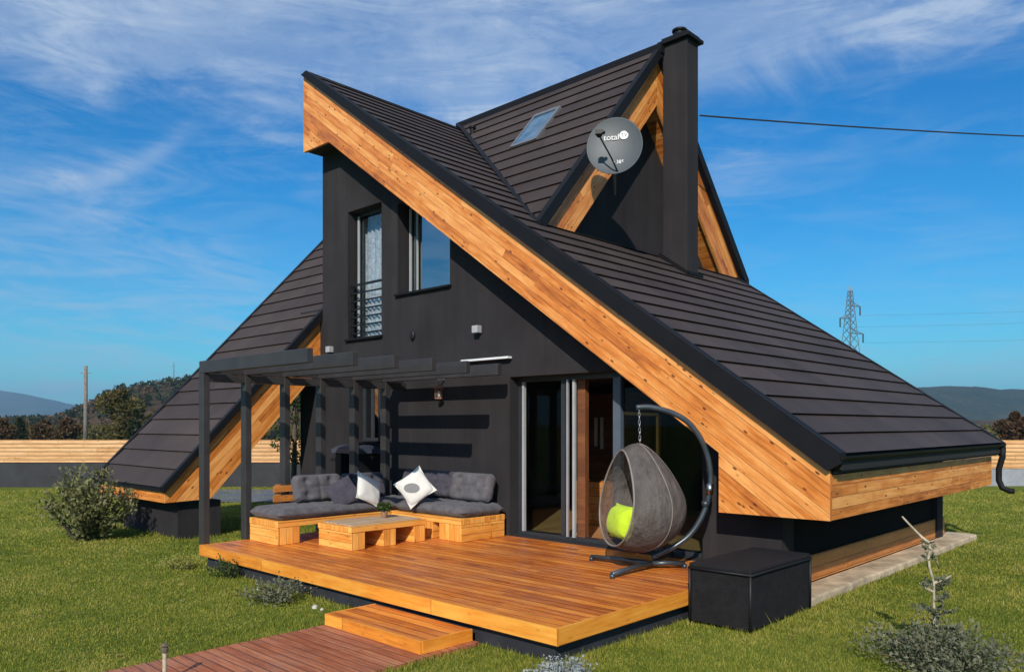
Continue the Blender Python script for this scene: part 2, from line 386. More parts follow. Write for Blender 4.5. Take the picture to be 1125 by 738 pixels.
def text_mesh(name, body, size, material, parent, mtx):
    cu=bpy.data.curves.new(name,'FONT'); cu.body=body; cu.size=size; cu.extrude=.0012; cu.align_x='CENTER'; cu.align_y='CENTER'
    t=bpy.data.objects.new(name, cu); C.objects.link(t); cu.materials.append(material)
    dg=bpy.context.evaluated_depsgraph_get(); dg.update()
    me=bpy.data.meshes.new_from_object(t.evaluated_get(dg)); C.objects.unlink(t); bpy.data.objects.remove(t)
    t=bpy.data.objects.new(name, me); C.objects.link(t); me.materials.clear(); me.materials.append(material)
    t.parent=parent; t.matrix_local=mtx
    return t

# ------------------------------------------------------------------ HOUSE
mR=.70; XA=-12.74; ZR=8.45; YB=11.63; mB=1.15
def zR(x): return ZR - mR*(x-XA)
def zBf(y): return ZR - mB*(YB-y)
house = thing('house', (-8,11,0), 'dark steep-roofed house with crossing gables and pale larch fascias', 'house')

# --- walls, front wall with openings (Y 8.2 .. 8.5)
WY=8.2
def wtop(x): return zR(x)-.22
ops = {'w1':(-11.92,-10.92,3.45,5.75), 'w2':(-10.47,-9.16,4.10,5.62), 'w3':(-11.78,-11.02,1.62,2.74), 'door':(-7.86,-4.72,.31,2.60)}
xs = sorted({XA, -3.75} | {o[0] for o in ops.values()} | {o[1] for o in ops.values()})
wl = MB()
for a,b in zip(xs[:-1], xs[1:]):
    cuts=[]
    for o in ops.values():
        if o[0] <= a+1e-6 and o[1] >= b-1e-6: cuts.append((o[2],o[3]))
    cuts.sort(); z=0.0
    for c0,c1 in cuts:
        if c0>z: wl.prism([(a,WY,z),(b,WY,z),(b,WY,c0),(a,WY,c0)], (0,.3,0))
        z=c1
    wl.prism([(a,WY,z),(b,WY,z),(b,WY,max(wtop(b),z+.01)),(a,WY,max(wtop(a),z+.01))], (0,.3,0))
wl.build('front_wall', M['plaster'], house)
w=MB()
# left wall of main block, rear wall, right low wall
w.box((XA+.002,8.5,0),(XA+.3,14.0,8.28))
w.prism([(XA+.3,13.7,0),(-3.69,13.7,0),(-3.69,13.7,wtop(-3.69)),(XA+.3,13.7,wtop(XA+.3))],(0,.3,0))
w.build('side_wall', M['plaster'], house)
w=MB(); w.box((-4.05,8.5,.0),(-3.75,14.2,.95)); w.build('low_side_wall', M['low_wall'], house)
w=MB(); w.box((-3.75+.003,8.2,.105),(-3.72,14.2,.40),(0,1,0)); w.build('plinth_board', M['base_wood'], house)
# gable B wall
w=MB(); w.prism([(-8.15,8.75,4.6),(-8.15,14.5,4.6),(-8.15,YB,ZR-.3)],(.2,0,0)); w.build('upper_gable_wall', M['plaster'], house)

# --- roofs
def roof(name, O, U, T, Nn, S, spans, c=.35, lip=.030):
    mb=MB(); O=Vector(O);U=Vector(U);T=Vector(T);Nn=Vector(Nn)
    n=int(math.ceil(S/c))
    for k in range(n):
        s0=k*c; s1=min((k+1)*c,S)
        bp=[s0]+[q for q in (spans.bps if hasattr(spans,'bps') else []) if s0<q<s1]+[s1]
        for a,b in zip(bp[:-1],bp[1:]):
            ha=lip-(a-s0)/c*(lip-.004); hb=lip-(b-s0)/c*(lip-.004)
            for (ta0,ta1),(tb0,tb1) in spans(a+1e-5,b-1e-5):
                if max(ta1-ta0,tb1-tb0)<.02: continue
                # split in sheets of 1.3m with tiny tone differences
                m=max(1,int((ta1-ta0)/1.33))
                for q in range(m):
                    r=random.random()
                    f0=q/m; f1=(q+1)/m
                    A0=ta0+(ta1-ta0)*f0; A1=ta0+(ta1-ta0)*f1; B0=tb0+(tb1-tb0)*f0; B1=tb0+(tb1-tb0)*f1
                    P=lambda s,t,h: O+U*s+T*t+Nn*h
                    v=[P(a,A0,ha),P(a,A1,ha),P(b,B1,hb),P(b,B0,hb)]
                    fs=[(0,1,2,3)]
                    if a==s0:
                        v+=[P(a+.022,A0,-.004),P(a+.022,A1,-.004)]; fs.append((0,4,5,1))
                    mb.add(v,fs,tuple(T),r)
    return mb.build(name, M['roof'], house, recalc=False)
def fixn(o, up=(0,0,1)):
    me=o.data
    bm=bmesh.new(); bm.from_mesh(me)
    for f in bm.faces:
        if f.normal.z<0 and abs(f.normal.z)>.3: f.normal_flip()
    bm.to_mesh(me); bm.free()
YF,YBk=7.715,14.50
cR=1/math.sqrt(1+mR*mR); sR=mR*cR
XE=-2.96
def yv(x): return YB-(mR/mB)*(x-XA)
def spR(a,b):
    xa=XE-a*cR; xb=XE-b*cR
    if (xa+xb)/2 > -7.56: return [((YF,YBk),(YF,YBk))]
    r=[((YF,yv(xa)),(YF,yv(xb)))]
    va,vb=2*YB-yv(xa),2*YB-yv(xb)
    if va<YBk: r.append(((va,YBk),(vb,YBk)))
    return r
spR.bps=[(XE+7.56)/cR]
o=roof('main_roof',(XE,0,zR(XE)),(-cR,0,sR),(0,1,0),(sR,0,cR),(XE-XA-.12)/cR,spR); fixn(o)
cB=1/math.sqrt(1+mB*mB); sB=mB*cB
XB=-7.48; Y0=8.44
def spB(a,b):
    ya=Y0+a*cB; yb=Y0+b*cB
    return [((XA+(YB-ya)*mB/mR, XB),(XA+(YB-yb)*mB/mR, XB))]
SB=(YB+.03-Y0)/cB
o=roof('gable_roof',(0,Y0,zBf(Y0)),(0,cB,sB),(1,0,0),(0,-sB,cB),SB,spB); fixn(o)
o=roof('gable_roof_rear',(0,2*YB-Y0,zBf(Y0)),(0,-cB,sB),(1,0,0),(0,sB,cB),SB,spB); fixn(o)
# left wing
mL=1.065; YL0=5.25; ZL0=.88; YLR=11.3; XL0,XL1=-15.85,-12.84
cL=1/math.sqrt(1+mL*mL); sL=mL*cL
def zL(y): return ZL0+mL*(y-YL0)
spL=lambda a,b:[((XL0,XL1),(XL0,XL1))]
SL=(YLR-YL0)/cL
o=roof('wing_roof',(0,YL0,ZL0),(0,cL,sL),(1,0,0),(0,-sL,cL),SL,spL,c=.385); fixn(o)
o=roof('wing_roof_rear',(0,2*YLR-YL0,ZL0),(0,-cL,sL),(1,0,0),(0,sL,cL),SL,spL,c=.385); fixn(o)
# structural decks under the sheets
d=MB()
d.prism([(XE+.0,YF+.1,zR(XE)-.03),(XE+.0,YBk-.1,zR(XE)-.03),(-7.56,YBk-.1,zR(-7.56)-.03),(-7.56,YF+.1,zR(-7.56)-.03)],(0,0,-.12))
d.prism([(-7.56,YF+.1,zR(-7.56)-.03),(-7.56,yv(-7.56),zR(-7.56)-.03),(XA,YB,ZR-.03),(XA,YF+.1,ZR-.03)],(0,0,-.12))
d.prism([(XA,YB,ZR-.03),(XB-.1,Y0+.05,zBf(Y0+.05)-.03),(XB-.1,YB,ZR-.03)],(0,0,-.16))
d.prism([(XA,YB,ZR-.03),(XB-.1,2*YB-Y0-.05,zBf(Y0+.05)-.03),(XB-.1,YB,ZR-.03)],(0,0,-.16))
for sg in (1,-1):
    f=lambda y:y if sg>0 else 2*YLR-y
    d.prism([(XL0+.08,f(YL0+.1),zL(YL0+.1)-.04),(XL1-.08,f(YL0+.1),zL(YL0+.1)-.04),(XL1-.08,YLR,zL(YLR)-.04),(XL0+.08,YLR,zL(YLR)-.04)],(0,0,-.14))
d.build('roof_deck', M['soffit'], house)
# front gable fascia
FY=7.79
top=lambda x: 1.404+.7097*(-3.066-x)
poly=[(XA,FY,top(XA)+.05),(-3.066,FY,1.45),(-3.066,FY,.95),(-4.285,FY,.945),(-4.285,FY,1.60),(-11.92,FY,6.92),(XA,FY,6.93)]
g=(1,0,-.7097)
f=MB(); f.prism(poly,(0,.05,0),g); f.build('gable_fascia', M['fascia'], house)
f=MB(); f.box((-3.116,FY+.05,.952),(-3.066-.002,14.31,1.402),(0,1,0)); f.build('eave_fascia', M['fascia'], house)
f=MB()
in_=[(XA+.003,FY+.05,top(XA)),(-3.12,FY+.05,1.45),(-3.12,FY+.05,.96),(-4.27,FY+.05,.96),(-4.27,FY+.05,1.63),(-11.92,FY+.05,6.95),(XA+.003,FY+.05,6.95)]
f.prism(in_[:1]+in_[1:],(0,WY-FY-.05-.002,0))
f.box((-4.2,8.5,.955),(-3.12,14.25,1.1))
f.build('soffit', M['soffit'], house)
# black verge + ridge trims
t=MB()
vt=lambda x: zR(x)+.045
t.prism([(XA+.20,YF,vt(XA+.20)),(XE+.02,YF,vt(XE+.02)),(XE+.02,YF,vt(XE+.02)-.11),(-3.066,YF,1.45),(XA+.03,YF,top(XA)+.055)],(0,.074,0))
t.prism([(XA+.2,YF+.1,vt(XA+.2)),(XE+.02,YF+.1,vt(XE+.02)),(XE+.02,YF+.1,vt(XE+.02)-.06),(XA+.2,YF+.1,vt(XA+.2)-.06)],(0,.05,0))
t.prism([(-7.56,YBk-.05,vt(-7.56)),(XE+.04,YBk-.05,vt(XE+.04)),(XE+.04,YBk-.05,vt(XE+.04)-.26),(-7.56,YBk-.05,vt(-7.56)-.26)],(0,.1,0))
t.box((XA+.002,YF+.12,ZR-.26),(XA+.2,YB,vt(XA+.2)-.003))
t.box((XA+.02,YB-.07,ZR-.1),(XB+.02,YB+.07,ZR+.062))
# gable B verges
for sg in (1,-1):
    f_=lambda y: y if sg>0 else 2*YB-y
    t.prism([(XB,f_(Y0-.02),zBf(Y0)+.07),(XB,YB,ZR+.06),(XB,YB,ZR-.15),(XB,f_(Y0-.02),zBf(Y0)-.17)],(-.11,0,0))
# valley
a=Vector((XB-.02,yv(XB),zR(XB)+.03)); b=Vector((XA+.1,YB-.06,ZR+.03)); t.beam(a,b,.10,.03)
# left wing verge, ridge
for xx,dx in ((XL1,.05),(XL0,-.05)):
    t.prism([(xx,YL0-.02,zL(YL0)+.035),(xx,YLR,zL(YLR)+.05),(xx,YLR,zL(YLR)-.20),(xx,YL0+.0,zL(YL0)-.07)],(dx*2 if dx<0 else .1,0,0))
t.box((XL0,YLR-.08,zL(YLR)-.05),(XL1+.04,YLR+.08,zL(YLR)+.08))
t.box((XL0,YL0-.02,ZL0-.05),(XL1,YL0+.05,ZL0+.005),(1,0,0))
t.box((-3.10,YF+.1,1.42),(XE-.06,YBk-.05,1.53))
t.build('verge_trim', M['trim'], house)
# gutter
gt=MB(); 
n=12
for i in range(n):
    pass
gp=[]
for k in range(9):
    th=PI+PI*k/8; gp.append((XE+.01+.05*math.cos(th), 0, 1.60+.05*math.sin(th)))
inner=[(p[0]*1+0,p[1],p[2]) for p in gp]
vs=[];fs=[]
for yy in (YF+.02,YBk):
    for p in gp: vs.append((p[0],yy,p[2]))
for k in range(8): fs.append((k,k+1,10+k,9+k))
gt.add(vs,fs,(0,1,0)); 
gt.add([(p[0],YF+.02,p[2]) for p in gp],[list(range(9))]); gt.add([(p[0],YBk,p[2]) for p in gp],[list(range(9))])
gt.build('gutter', M['trim'], house)
gt=MB(); gt.tube([(XE+.03,14.40,1.55),(XE+.02,14.42,1.40),(XE-.03,14.42,1.2),(XE-.03,14.42,1.02),(XE+.02,14.42,.90),(XE+.12,14.42,.86),(XE+.18,14.42,.86)],.045,10)
gt.build('downpipe', M['trim'], house, smooth=True)
# gable B fascias (plane X=-7.58)
FX=-7.585
for sg in (1,-1):
    f_=lambda y: y if sg>0 else 2*YB-y
    f=MB()
    f.prism([(FX,f_(Y0+.1),zBf(Y0+.1)-.10),(FX,YB,ZR-.10),(FX,YB,ZR-.96),(FX,f_(Y0+.66),zBf(Y0+.66)-.96),(FX,f_(Y0+.1),zBf(Y0+.1)-.45)],(-.05,0,0),(0,sg*1,mB))
    f.build('upper_fascia', M['fascia'], house)
    f=MB(); f.prism([(FX-.055,f_(Y0+.2),zBf(Y0+.2)-.26),(FX-.055,YB,ZR-.26),(FX-.055,YB,ZR-.90),(FX-.055,f_(Y0+.62),zBf(Y0+.62)-.90)],(-.33,0,0)); f.build('upper_soffit', M['fascia'], house)
# left wing fascia: eave board + verge board + body
LX=-12.87
f=MB(); f.box((XL0+.08,YL0+.04,.64),(LX-.002,YL0+.09,.835),(1,0,0)); f.build('wing_eave_fascia', M['fascia'], house)
ytop=YLR
p=[(LX,YL0+.08,.80),(LX,ytop,zL(ytop)-.22),(LX,ytop,zL(ytop)-1.12),(LX,6.35,.90),(LX,6.05,.62),(LX,YL0+.08,.64)]
p=[(LX,YL0+.04,.80),(LX,ytop,zL(ytop)-.16),(LX,ytop,zL(ytop)-.98),(LX,6.06,.66),(LX,YL0+.04,.64)]
f=MB(); f.prism(p,(.05,0,0),(0,1,mL)); f.build('wing_fascia', M['fascia'], house)
p2=[(XL0+.1,a_[1],a_[2]) for a_ in p]
f=MB(); f.prism(p2,(.05,0,0),(0,1,mL)); f.build('wing_fascia', M['fascia'], house)
b_=MB()
b_.box((-15.3,5.56,0),(-12.95,6.3,.62))
b_.box((-13.52,8.2,0),(XA-.003,8.5,zL(8.5)-.25)); b_.prism([(-13.52,8.5,0),(-13.52,12.8,0),(-13.52,12.8,5.9),(-13.52,YLR,7.3),(-13.52,8.5,zL(8.5)-.3)],(.3,0,0))
b_.prism([(-15.3,10.4,0),(-15.3,12.2,0),(-15.3,12.2,6.4),(-15.3,YLR,7.3),(-15.3,10.4,6.1)],(.3,0,0))
b_.build('wing_wall', M['plaster'], house)
# chimney
ch=MB(); ch.box((-7.50,11.68,4.3),(-7.02,12.05,8.50)); ch=ch.build('chimney', M['plaster'], house, bevel=.01)
c2=MB(); c2.box((-7.57,11.61,8.50),(-6.95,12.12,8.56)); c2.box((-7.52,11.66,8.56),(-7.00,12.07,8.62)); c2.build('chimney_cap', M['trim'], ch, bevel=.008)
c2=MB(); c2.lathe([(.10,0),(.10,.10),(.13,.11),(.13,.14),(.06,.17)],(-7.27,11.85,8.62),16); c2.build('flue', M['trim'], ch, smooth=False)
c2=MB(); c2.beam((-7.0,11.60,zR(-7.0)+.06),(-7.0,12.15,zR(-7.0)+.06),.05,.05); c2.beam((-7.55,11.64,zR(-7.55)+.05),(-6.98,11.64,zR(-6.98)+.05),.05,.07); c2.build('flashing', M['trim'], ch)
# vent pipe near valley
def onB(u,v):
    p=(u-562.5)/859; r=RX*p+FW+Vector((0,0,(467-v)/859))
    # z = ZR - mB*(YB - y): EYE + r.z D = ZR - mB*YB + mB*r.y D
    D=(ZR-mB*YB-EYE)/(r.z-mB*r.y); return Vector((0,0,EYE))+r*D
v0=onB(519,147)
vp=MB(); vp.lathe([(.05,-.1),(.05,.10),(.075,.11),(.075,.15)],v0,12); vp.build('vent_pipe', M['trim'], house)
# skylight
q=[onB(594,127),onB(619,119.5),onB(588.4,156),onB(557,166)]
nb=Vector((0,-sB,cB))
x0=min(a_.x for a_ in q); x1=max(a_.x for a_ in q)
cx_=sum(a_.x for a_ in q)/4; 
yt=(q[0].y+q[1].y)/2; yb=(q[2].y+q[3].y)/2
sx0=(q[0].x+q[3].x)/2; sx1=(q[1].x+q[2].x)/2
PB=lambda x,y,h: Vector((x,y,zBf(y)))+nb*h
sk=MB()
fw_=.09
def bar(xa,xb,ya,yb2,h0,h1,mb):
    mb.add([PB(xa,ya,h0),PB(xb,ya,h0),PB(xb,yb2,h0),PB(xa,yb2,h0),PB(xa,ya,h1),PB(xb,ya,h1),PB(xb,yb2,h1),PB(xa,yb2,h1)],[(0,3,2,1),(4,5,6,7),(0,1,5,4),(1,2,6,5),(2,3,7,6),(3,0,4,7)])
bar(sx0,sx0+.05,yb,yt,0,.06,sk); bar(sx1-.07,sx1,yb,yt,0,.06,sk); bar(sx0+.05,sx1-.07,yb,yb+.05,0,.055,sk); bar(sx0+.05,sx1-.07,yt-.06,yt,0,.07,sk)
sk=sk.build('skylight', M['steel'], house)
sg_=MB(); bar(sx0+.05,sx1-.07,yb+.05,yt-.06,.02,.05,sg_)
m,nt,b=mat('skylight_glass'); b.inputs['Base Color'].default_value=(.10,.22,.36,1); b.inputs['Roughness'].default_value=.06; b.inputs['Specular IOR Level'].default_value=.9
n_=N(nt,'ShaderNodeTexNoise',ins={'Scale':3}); L(nt,ramp(nt,n_.outputs[0],[(.3,(.03,.08,.15)),(.7,(.08,.17,.27))]),b.inputs['Base Color']); M['skyglass']=m
sg_.build('pane', M['skyglass'], sk)

# --- windows in the front wall
def window(name, key, fy, fr=.055, mull=(), fmat='frame', pmat='glass_win', sill=True, label=None):
    x0,x1,z0,z1=ops[key]
    m=MB(); d0,d1=fy,fy+.06
    m.box((x0,d0,z0),(x0+fr,d1,z1),(0,0,1)); m.box((x1-fr,d0,z0),(x1,d1,z1),(0,0,1))
    m.box((x0+fr,d0,z0),(x1-fr,d1,z0+fr)); m.box((x0+fr,d0,z1-fr),(x1-fr,d1,z1))
    for mx in mull: m.box((mx-fr/2,d0,z0+fr),(mx+fr/2,d1,z1-fr))
    w_=m.build(name, M[fmat], house, bevel=.005)
    if label: w_['label']=label
    p_=MB(); p_.box((x0+fr,fy+.025,z0+fr),(x1-fr,fy+.035,z1-fr)); p_.build('pane', M[pmat], w_)
    if sill:
        s_=MB(); s_.box((x0-.04,WY-.06,z0-.035),(x1+.04,fy,z0-.002)); s_.build('sill', M['trim'], w_)
    return w_
w1=window('french_window','w1',8.40,fmat='frame',pmat='glass_dark')
a_=MB(); a_.box((-11.86,8.37,3.52),(-11.825,8.398,5.69)); a_.build('edge_strip', M['edge'], w1)
r_=MB()
for k in range(7): r_.beam((-11.92,8.27,3.55+k*.145),(-10.92,8.27,3.55+k*.145),.025,.025 if k<6 else .04)
for xx in (-11.88,-10.96): r_.beam((xx,8.285,3.5),(xx,8.285,4.45),.03,.03)
r_.build('railing', M['black'], w1)
w2=window('upper_window','w2',8.44,mull=(-10.28,),pmat='glass_win')
a_=MB(); a_.box((-10.42,8.405,4.15),(-10.385,8.438,5.56)); a_.box((-10.24,8.415,4.15),(-10.215,8.438,5.56)); a_.build('edge_strip', M['edge'], w2)
w3=window('ground_window','w3',8.42,mull=(-11.5,),pmat='glass_win')
# glazed sliding door
dm=MB(); y0,y1=8.38,8.46; z0,z1=.31,2.60
dm.box((-7.86,y0,z1-.07),(-4.72,y1+.08,z1)); dm.box((-7.86,y0,z0),(-4.72,y1+.08,z0+.05))
dm.box((-7.86,y0,z0+.05),(-7.78,y1,z1-.07)); dm.box((-4.80,y0,z0+.05),(-4.72,y1,z1-.07))
door=dm.build('terrace_door', M['frame'], house, bevel=.004)
def vbar(nm,x,wd,m_,yy=8.36,dd=.05,par=None):
    q=MB(); q.box((x-wd/2,yy,.36),(x+wd/2,yy+dd,2.53)); return q.build(nm,m_,par or door)
def xwall(u,Y=8.38):
    p=(u-562.5)/859; D=Y/(.690*p+.724); return (.724*p-.690)*D
vbar('door_stile',xwall(575),.035,M['edge'],8.37); vbar('door_stile',xwall(619),.07,M['frame'],8.37,.06)
vbar('door_stile',xwall(625),.03,M['frame_alu'],8.34,.03); vbar('door_stile',xwall(632),.04,M['edge'],8.34,.04)
vbar('door_stile',xwall(639.5,8.5),.14,M['brown_wood'],8.48,.08)
vbar('door_stile',xwall(679),.12,M['frame_blue'],8.35,.08)
q=MB(); q.box((xwall(577),8.40,.36),(xwall(623),8.41,2.53)); q.build('glass_leaf', M['glass_door'], door)
q=MB(); q.box((xwall(684),8.40,.36),(-4.80,8.41,2.53)); q.build('glass_leaf', M['glass_door'], door)
# interior shell
i_=MB()
i_.box((-10.4,8.5,.29),(-4.1,13.0,.31),(0,1,0)); i_.build('interior_floor', M['floor_wood'], house)
i_=MB(); i_.box((-10.4,12.95,.31),(-5.4,13.0,2.75)); i_.box((-10.45,8.5,.31),(-10.4,13,2.75)); i_.box((-10.4,8.5,2.70),(-5.4,13,2.75)); i_.prism([(-5.4,12.95,.31),(-4.1,12.95,.31),(-4.1,12.95,1.95),(-5.4,12.95,2.75)],(0,.05,0)); i_.prism([(-5.4,8.55,2.70),(-4.1,8.55,1.95),(-4.1,8.55,1.90),(-5.4,8.55,2.65)],(0,4.4,0))
i_.build('interior_wall', M['interior'], house)
i_=MB(); i_.box((XA+.3,9.6,3.2),(-8.2,9.65,6.0)); i_.box((XA+.3,8.5,3.3),(-8.2,9.65,3.35)); i_.box((XA+.3,9.6,.3),(-10.5,9.65,3.2))
i_.build('upper_room_wall', M['interior'], house)

# interior furniture
wd=thing('wardrobe',(-9.1,12.4,.31),'dark wardrobe made up to carry two pale vertical strips seen through the open terrace door','wardrobe')
q=MB(); q.box((-10.2,12.0,.31),(-8.0,12.6,2.5)); q.build('wardrobe_body', M['brown_wood'], wd, bevel=.01)
for u in (655,661.5):
    x=xwall(u,11.95); q=MB(); q.beam((x,11.95,1.45+(.05 if u<660 else 0)),(x,11.95,2.05),.05,.05); q.build('pale_strip', M['white'], wd)  # two pale strips in the doorway, built as invented wardrobe handles
q=MB(); q.box((-8.0,9.9,.31),(-7.0,10.3,1.0),(1,0,0)); tag(q.build('low_cabinet', M['base_wood'], origin=(-7.5,10.1,.31), bevel=.01),'low orange-brown cabinet just inside the open terrace door','cabinet')
cr=thing('clothes_rail',(-5.0,9.2,.31),'light wooden rail frame behind the glass beside the hanging chair','clothes rail')
D_=10.6
A=at(684,454,D_);B=at(723,455.5,D_);
for a_,b_2,nm in ((A,B,'rail'),(B,Vector((B.x,B.y,.31)),'upright'),(A,Vector((A.x,A.y,.31)),'upright')):
    q=MB(); q.beam(a_,b_2,.045,.045); q.build(nm, M['pallet'], cr)
# curtain in french window
q=MB(); vs=[];fs=[]
nx=40
for i in range(nx+1):
    x=-12.32+.86*i/nx; y=8.62+.03*math.sin(i*1.1)+.012*math.sin(i*2.7)
    vs+= [(x,y,3.5),(x,y,5.72)]
for i in range(nx): fs.append((2*i,2*i+2,2*i+3,2*i+1))
q.add(vs,fs,(0,0,1)); tag(q.build('curtain', M['curtain'], origin=(-11.9,8.62,3.5), smooth=True),'white patterned curtain hanging behind the railed upper window','curtain')
q=MB(); vs=[];fs=[]
for i in range(9):
    x=-10.88+.24*i/8; y=8.62+.02*math.sin(i*1.6)
    vs+= [(x,y,4.1),(x,y,5.6)]
for i in range(8): fs.append((2*i,2*i+2,2*i+3,2*i+1))
q.add(vs,fs,(0,0,1)); tag(q.build('curtain', M['curtain'], origin=(-10.76,8.62,4.1), smooth=True),'narrow pale curtain at the left side of the unrailed upper window','curtain')

# --- wall fittings
def wall_lamp(x,z,label):
    t_=thing('wall_lamp',(x,WY,z),label,'wall lamp','cube lamps on the facade')
    q=MB(); q.box((x-.06,WY-.11,z-.055),(x+.06,WY-.012,z+.055)); q.build('lamp_body', M['lampwhite'], t_, bevel=.006)
    q=MB(); q.box((x-.04,WY-.012,z-.04),(x+.04,WY-.001,z+.04)); q.build('mount', M['black'], t_)
    q=MB(); q.box((x-.045,WY-.10,z-.072),(x+.045,WY-.03,z-.057)); q.build('lens', M['black'], t_)
wall_lamp(-8.49,3.34,'white cube wall lamp alone on the facade right of the upper window')
wall_lamp(-12.42,3.30,'white cube wall lamp at the left corner of the facade above the pergola')
q=MB(); 
q.lathe([(.001,0),(.05,0.0),(.06,.012),(.06,.03),(.035,.045)],(0,0,0),20)
o=q.build('wall_vent', M['black'], origin=(0,0,0), smooth=True); o.location=(-10.06,WY-.001,3.38); o.rotation_euler=(rad(90),0,0); o.scale=(1,1.4,1); ROOT[o.name]=Vector((0,0,0))
tag(o,'small black oval vent cover on the dark facade between the upper windows and pergola','vent')
q=MB(); q.box((-8.80,WY-.10,2.865),(-7.80,WY-.02,2.895),(1,0,0)); q.box((-8.5,WY-.02,2.87),(-8.44,WY-.001,2.89)); q.box((-8.1,WY-.02,2.87),(-8.04,WY-.001,2.89))
tag(q.build('light_bar', M['white'], origin=(-8.3,WY,2.86)),'thin white bar fixed to the facade just above the pergola end','bar')
ln=thing('wall_lantern',(-9.29,WY,2.45),'small copper lantern hanging on the facade above the grey sofa cushions','lantern')
q=MB(); q.beam((-9.29,WY-.001,2.62),(-9.29,WY-.14,2.62),.02,.02); q.beam((-9.29,WY-.12,2.62),(-9.29,WY-.12,2.54),.012,.012); q.build('bracket', M['steel'], ln)
q=MB(); q.lathe([(.02,.16),(.075,.12),(.075,.105),(.055,.10)],(-9.29,WY-.12,2.38),6); q.lathe([(.06,-.01),(.065,0),(.06,.012)],(-9.29,WY-.12,2.32),6)
for k in range(6):
    t_=2*PI*k/6; q.beam((-9.29+.055*math.cos(t_),WY-.12+.055*math.sin(t_),2.32),(-9.29+.055*math.cos(t_),WY-.12+.055*math.sin(t_),2.49),.01,.01)
q.build('cage', M['copper'], ln)
q=MB(); q.lathe([(.028,0),(.03,.08),(.01,.10)],(-9.29,WY-.12,2.34),12); q.build('candle', M['white'], ln, smooth=True)

# --- satellite dish
dc=at(675,160,11.6)
nrm=(-(FW*.93)+(-RX)*.22+Vector((0,0,.12))).normalized()
zax=nrm; xax=Vector((0,0,1)).cross(zax).normalized(); yax=zax.cross(xax)
mt=Matrix((xax,yax,zax)).transposed().to_4x4(); mt.translation=dc
dish=bpy.data.objects.new('satellite_dish',None); C.objects.link(dish); dish.matrix_world=mt; ROOT['satellite_dish']=Vector((0,0,0))
tag(dish,'grey satellite dish with white lettering fixed to the upper gable fascia','satellite dish')
q=MB(); R=.405
prof=[(.001,-.055)]+[(R*k/12,-.055+.055*(k/12)**2) for k in range(1,13)]+[(R+.012,.004),(R+.012,-.008),(R*.98,-.012)]+[(R*k/12,-.068+.055*(k/12)**2) for k in range(11,0,-1)]
base=len(q.v)
q.lathe(prof,(0,0,0),56); q.v=[(x,y*1.06,z) for x,y,z in q.v]
M['dish']=simple('dish_grey',(.050,.060,.070),.5,metal=.1,var=.08,scale=2)
q.build('reflector', M['dish'], dish, smooth=True)
q=MB(); lp=Vector((-.18,-.02,.38)); q.tube([(.06,-.42,-.03),(-.02,-.28,.18),lp],.012,8); q.build('feed_arm', M['black'], dish)
q=MB(); q.box((-.23,-.03,.40),(-.13,.035,.46)); q.lathe([(.035,0),(.045,.02),(.03,.09)],(-.18,0,.34),12); q.lathe([(.022,0),(.03,.02),(.02,.07)],(-.12,.02,.36),12); q.build('receiver', M['black'], dish)
q=MB(); q.tube([(0,0,-.07),(-.02,-.04,-.3),(-.10,-.30,-1.05)],.022,8); q.box((-.1,-.12,-.12),(.1,.08,-.07)); q.build('mount', M['steel'], dish)
def tm(x,y,z): 
    return Matrix.Translation((x,y,z))
text_mesh('lettering','total',.125,M['white'],dish,tm(-.05,.145,-.032))
q=MB(); q.lathe([(.001,0),(.066,0),(.066,.003),(.001,.003)],(.135,.168,-.034),28); q.build('emblem_disc', M['white'], dish)
text_mesh('lettering','TV',.085,M['dish'],dish,tm(.137,.168,-.028))
text_mesh('lettering','\u2022 385',.075,M['white'],dish,tm(.06,-.245,-.032))

# --- cable
tc_=MB(); a_=at(769,127,13.4); b_=at(1560,149,24)
pts=[]
for i in range(41):
    t_=i/40; p=a_.lerp(b_,t_); p.z-= .9*4*t_*(1-t_)*.32; pts.append(p)
tc_.tube(pts,.014,6); tag(tc_.build('overhead_cable', M['cable'], origin=tuple(a_)),'thin black cable running from the chimney across the sky','cable')

# ------------------------------------------------------------------ deck, step, path
deck=thing('deck',(-7,6.4,0),'raised orange-brown wooden deck in front of the house','deck')
DX0,DX1,DY0,DY1=-10.24,-3.98,4.69,8.2
q=MB()
nb_=0; y=DY0+.02
while y<DY1-.02:
    y2=min(y+.118,DY1-.004)
    q.box((DX0+.02,y+.003,.262),(DX1-.02,y2-.003,.30),(1,0,0)); y+=.12
deck_b=q
deck_b.build('boards', M['deck'], deck)
q=MB(); q.box((DX0,DY0-.008,.165),(DX1+.004,DY0+.02,.302),(1,0,0)); q.box((DX1-.02,DY0+.02,.165),(DX1+.004,DY1-.004,.302),(0,1,0)); q.box((DX0,DY0+.02,.165),(DX0+.02,DY1-.004,.302),(0,1,0)); q.build('edge_board', M['deck_edge'], deck)
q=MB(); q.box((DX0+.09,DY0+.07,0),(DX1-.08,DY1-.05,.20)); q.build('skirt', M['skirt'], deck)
st=thing('step',(-5.64,4.4,0),'low wooden step between the deck and the boardwalk','step')
q=MB(); y=4.125
while y<4.68:
    q.box((-6.32,y+.003,.10),(-4.955,min(y+.112,4.68)-.003,.132),(1,0,0)); y+=.1125
q.build('tread', M['deck'], st)
q=MB(); q.box((-6.335,4.10,.032),(-4.94,4.125,.134),(1,0,0)); q.box((-4.955,4.125,.032),(-4.935,4.68,.134),(0,1,0)); q.box((-6.34,4.125,.032),(-6.32,4.68,.134),(0,1,0)); q.build('riser', M['deck_edge'], st)
q=MB(); y=-3.0
while y<4.68:
    q.box((-6.34,y+.003,.004),(-4.86,y+.092,.030+random.uniform(-.001,.002)),(1,0,0)); y+=.095
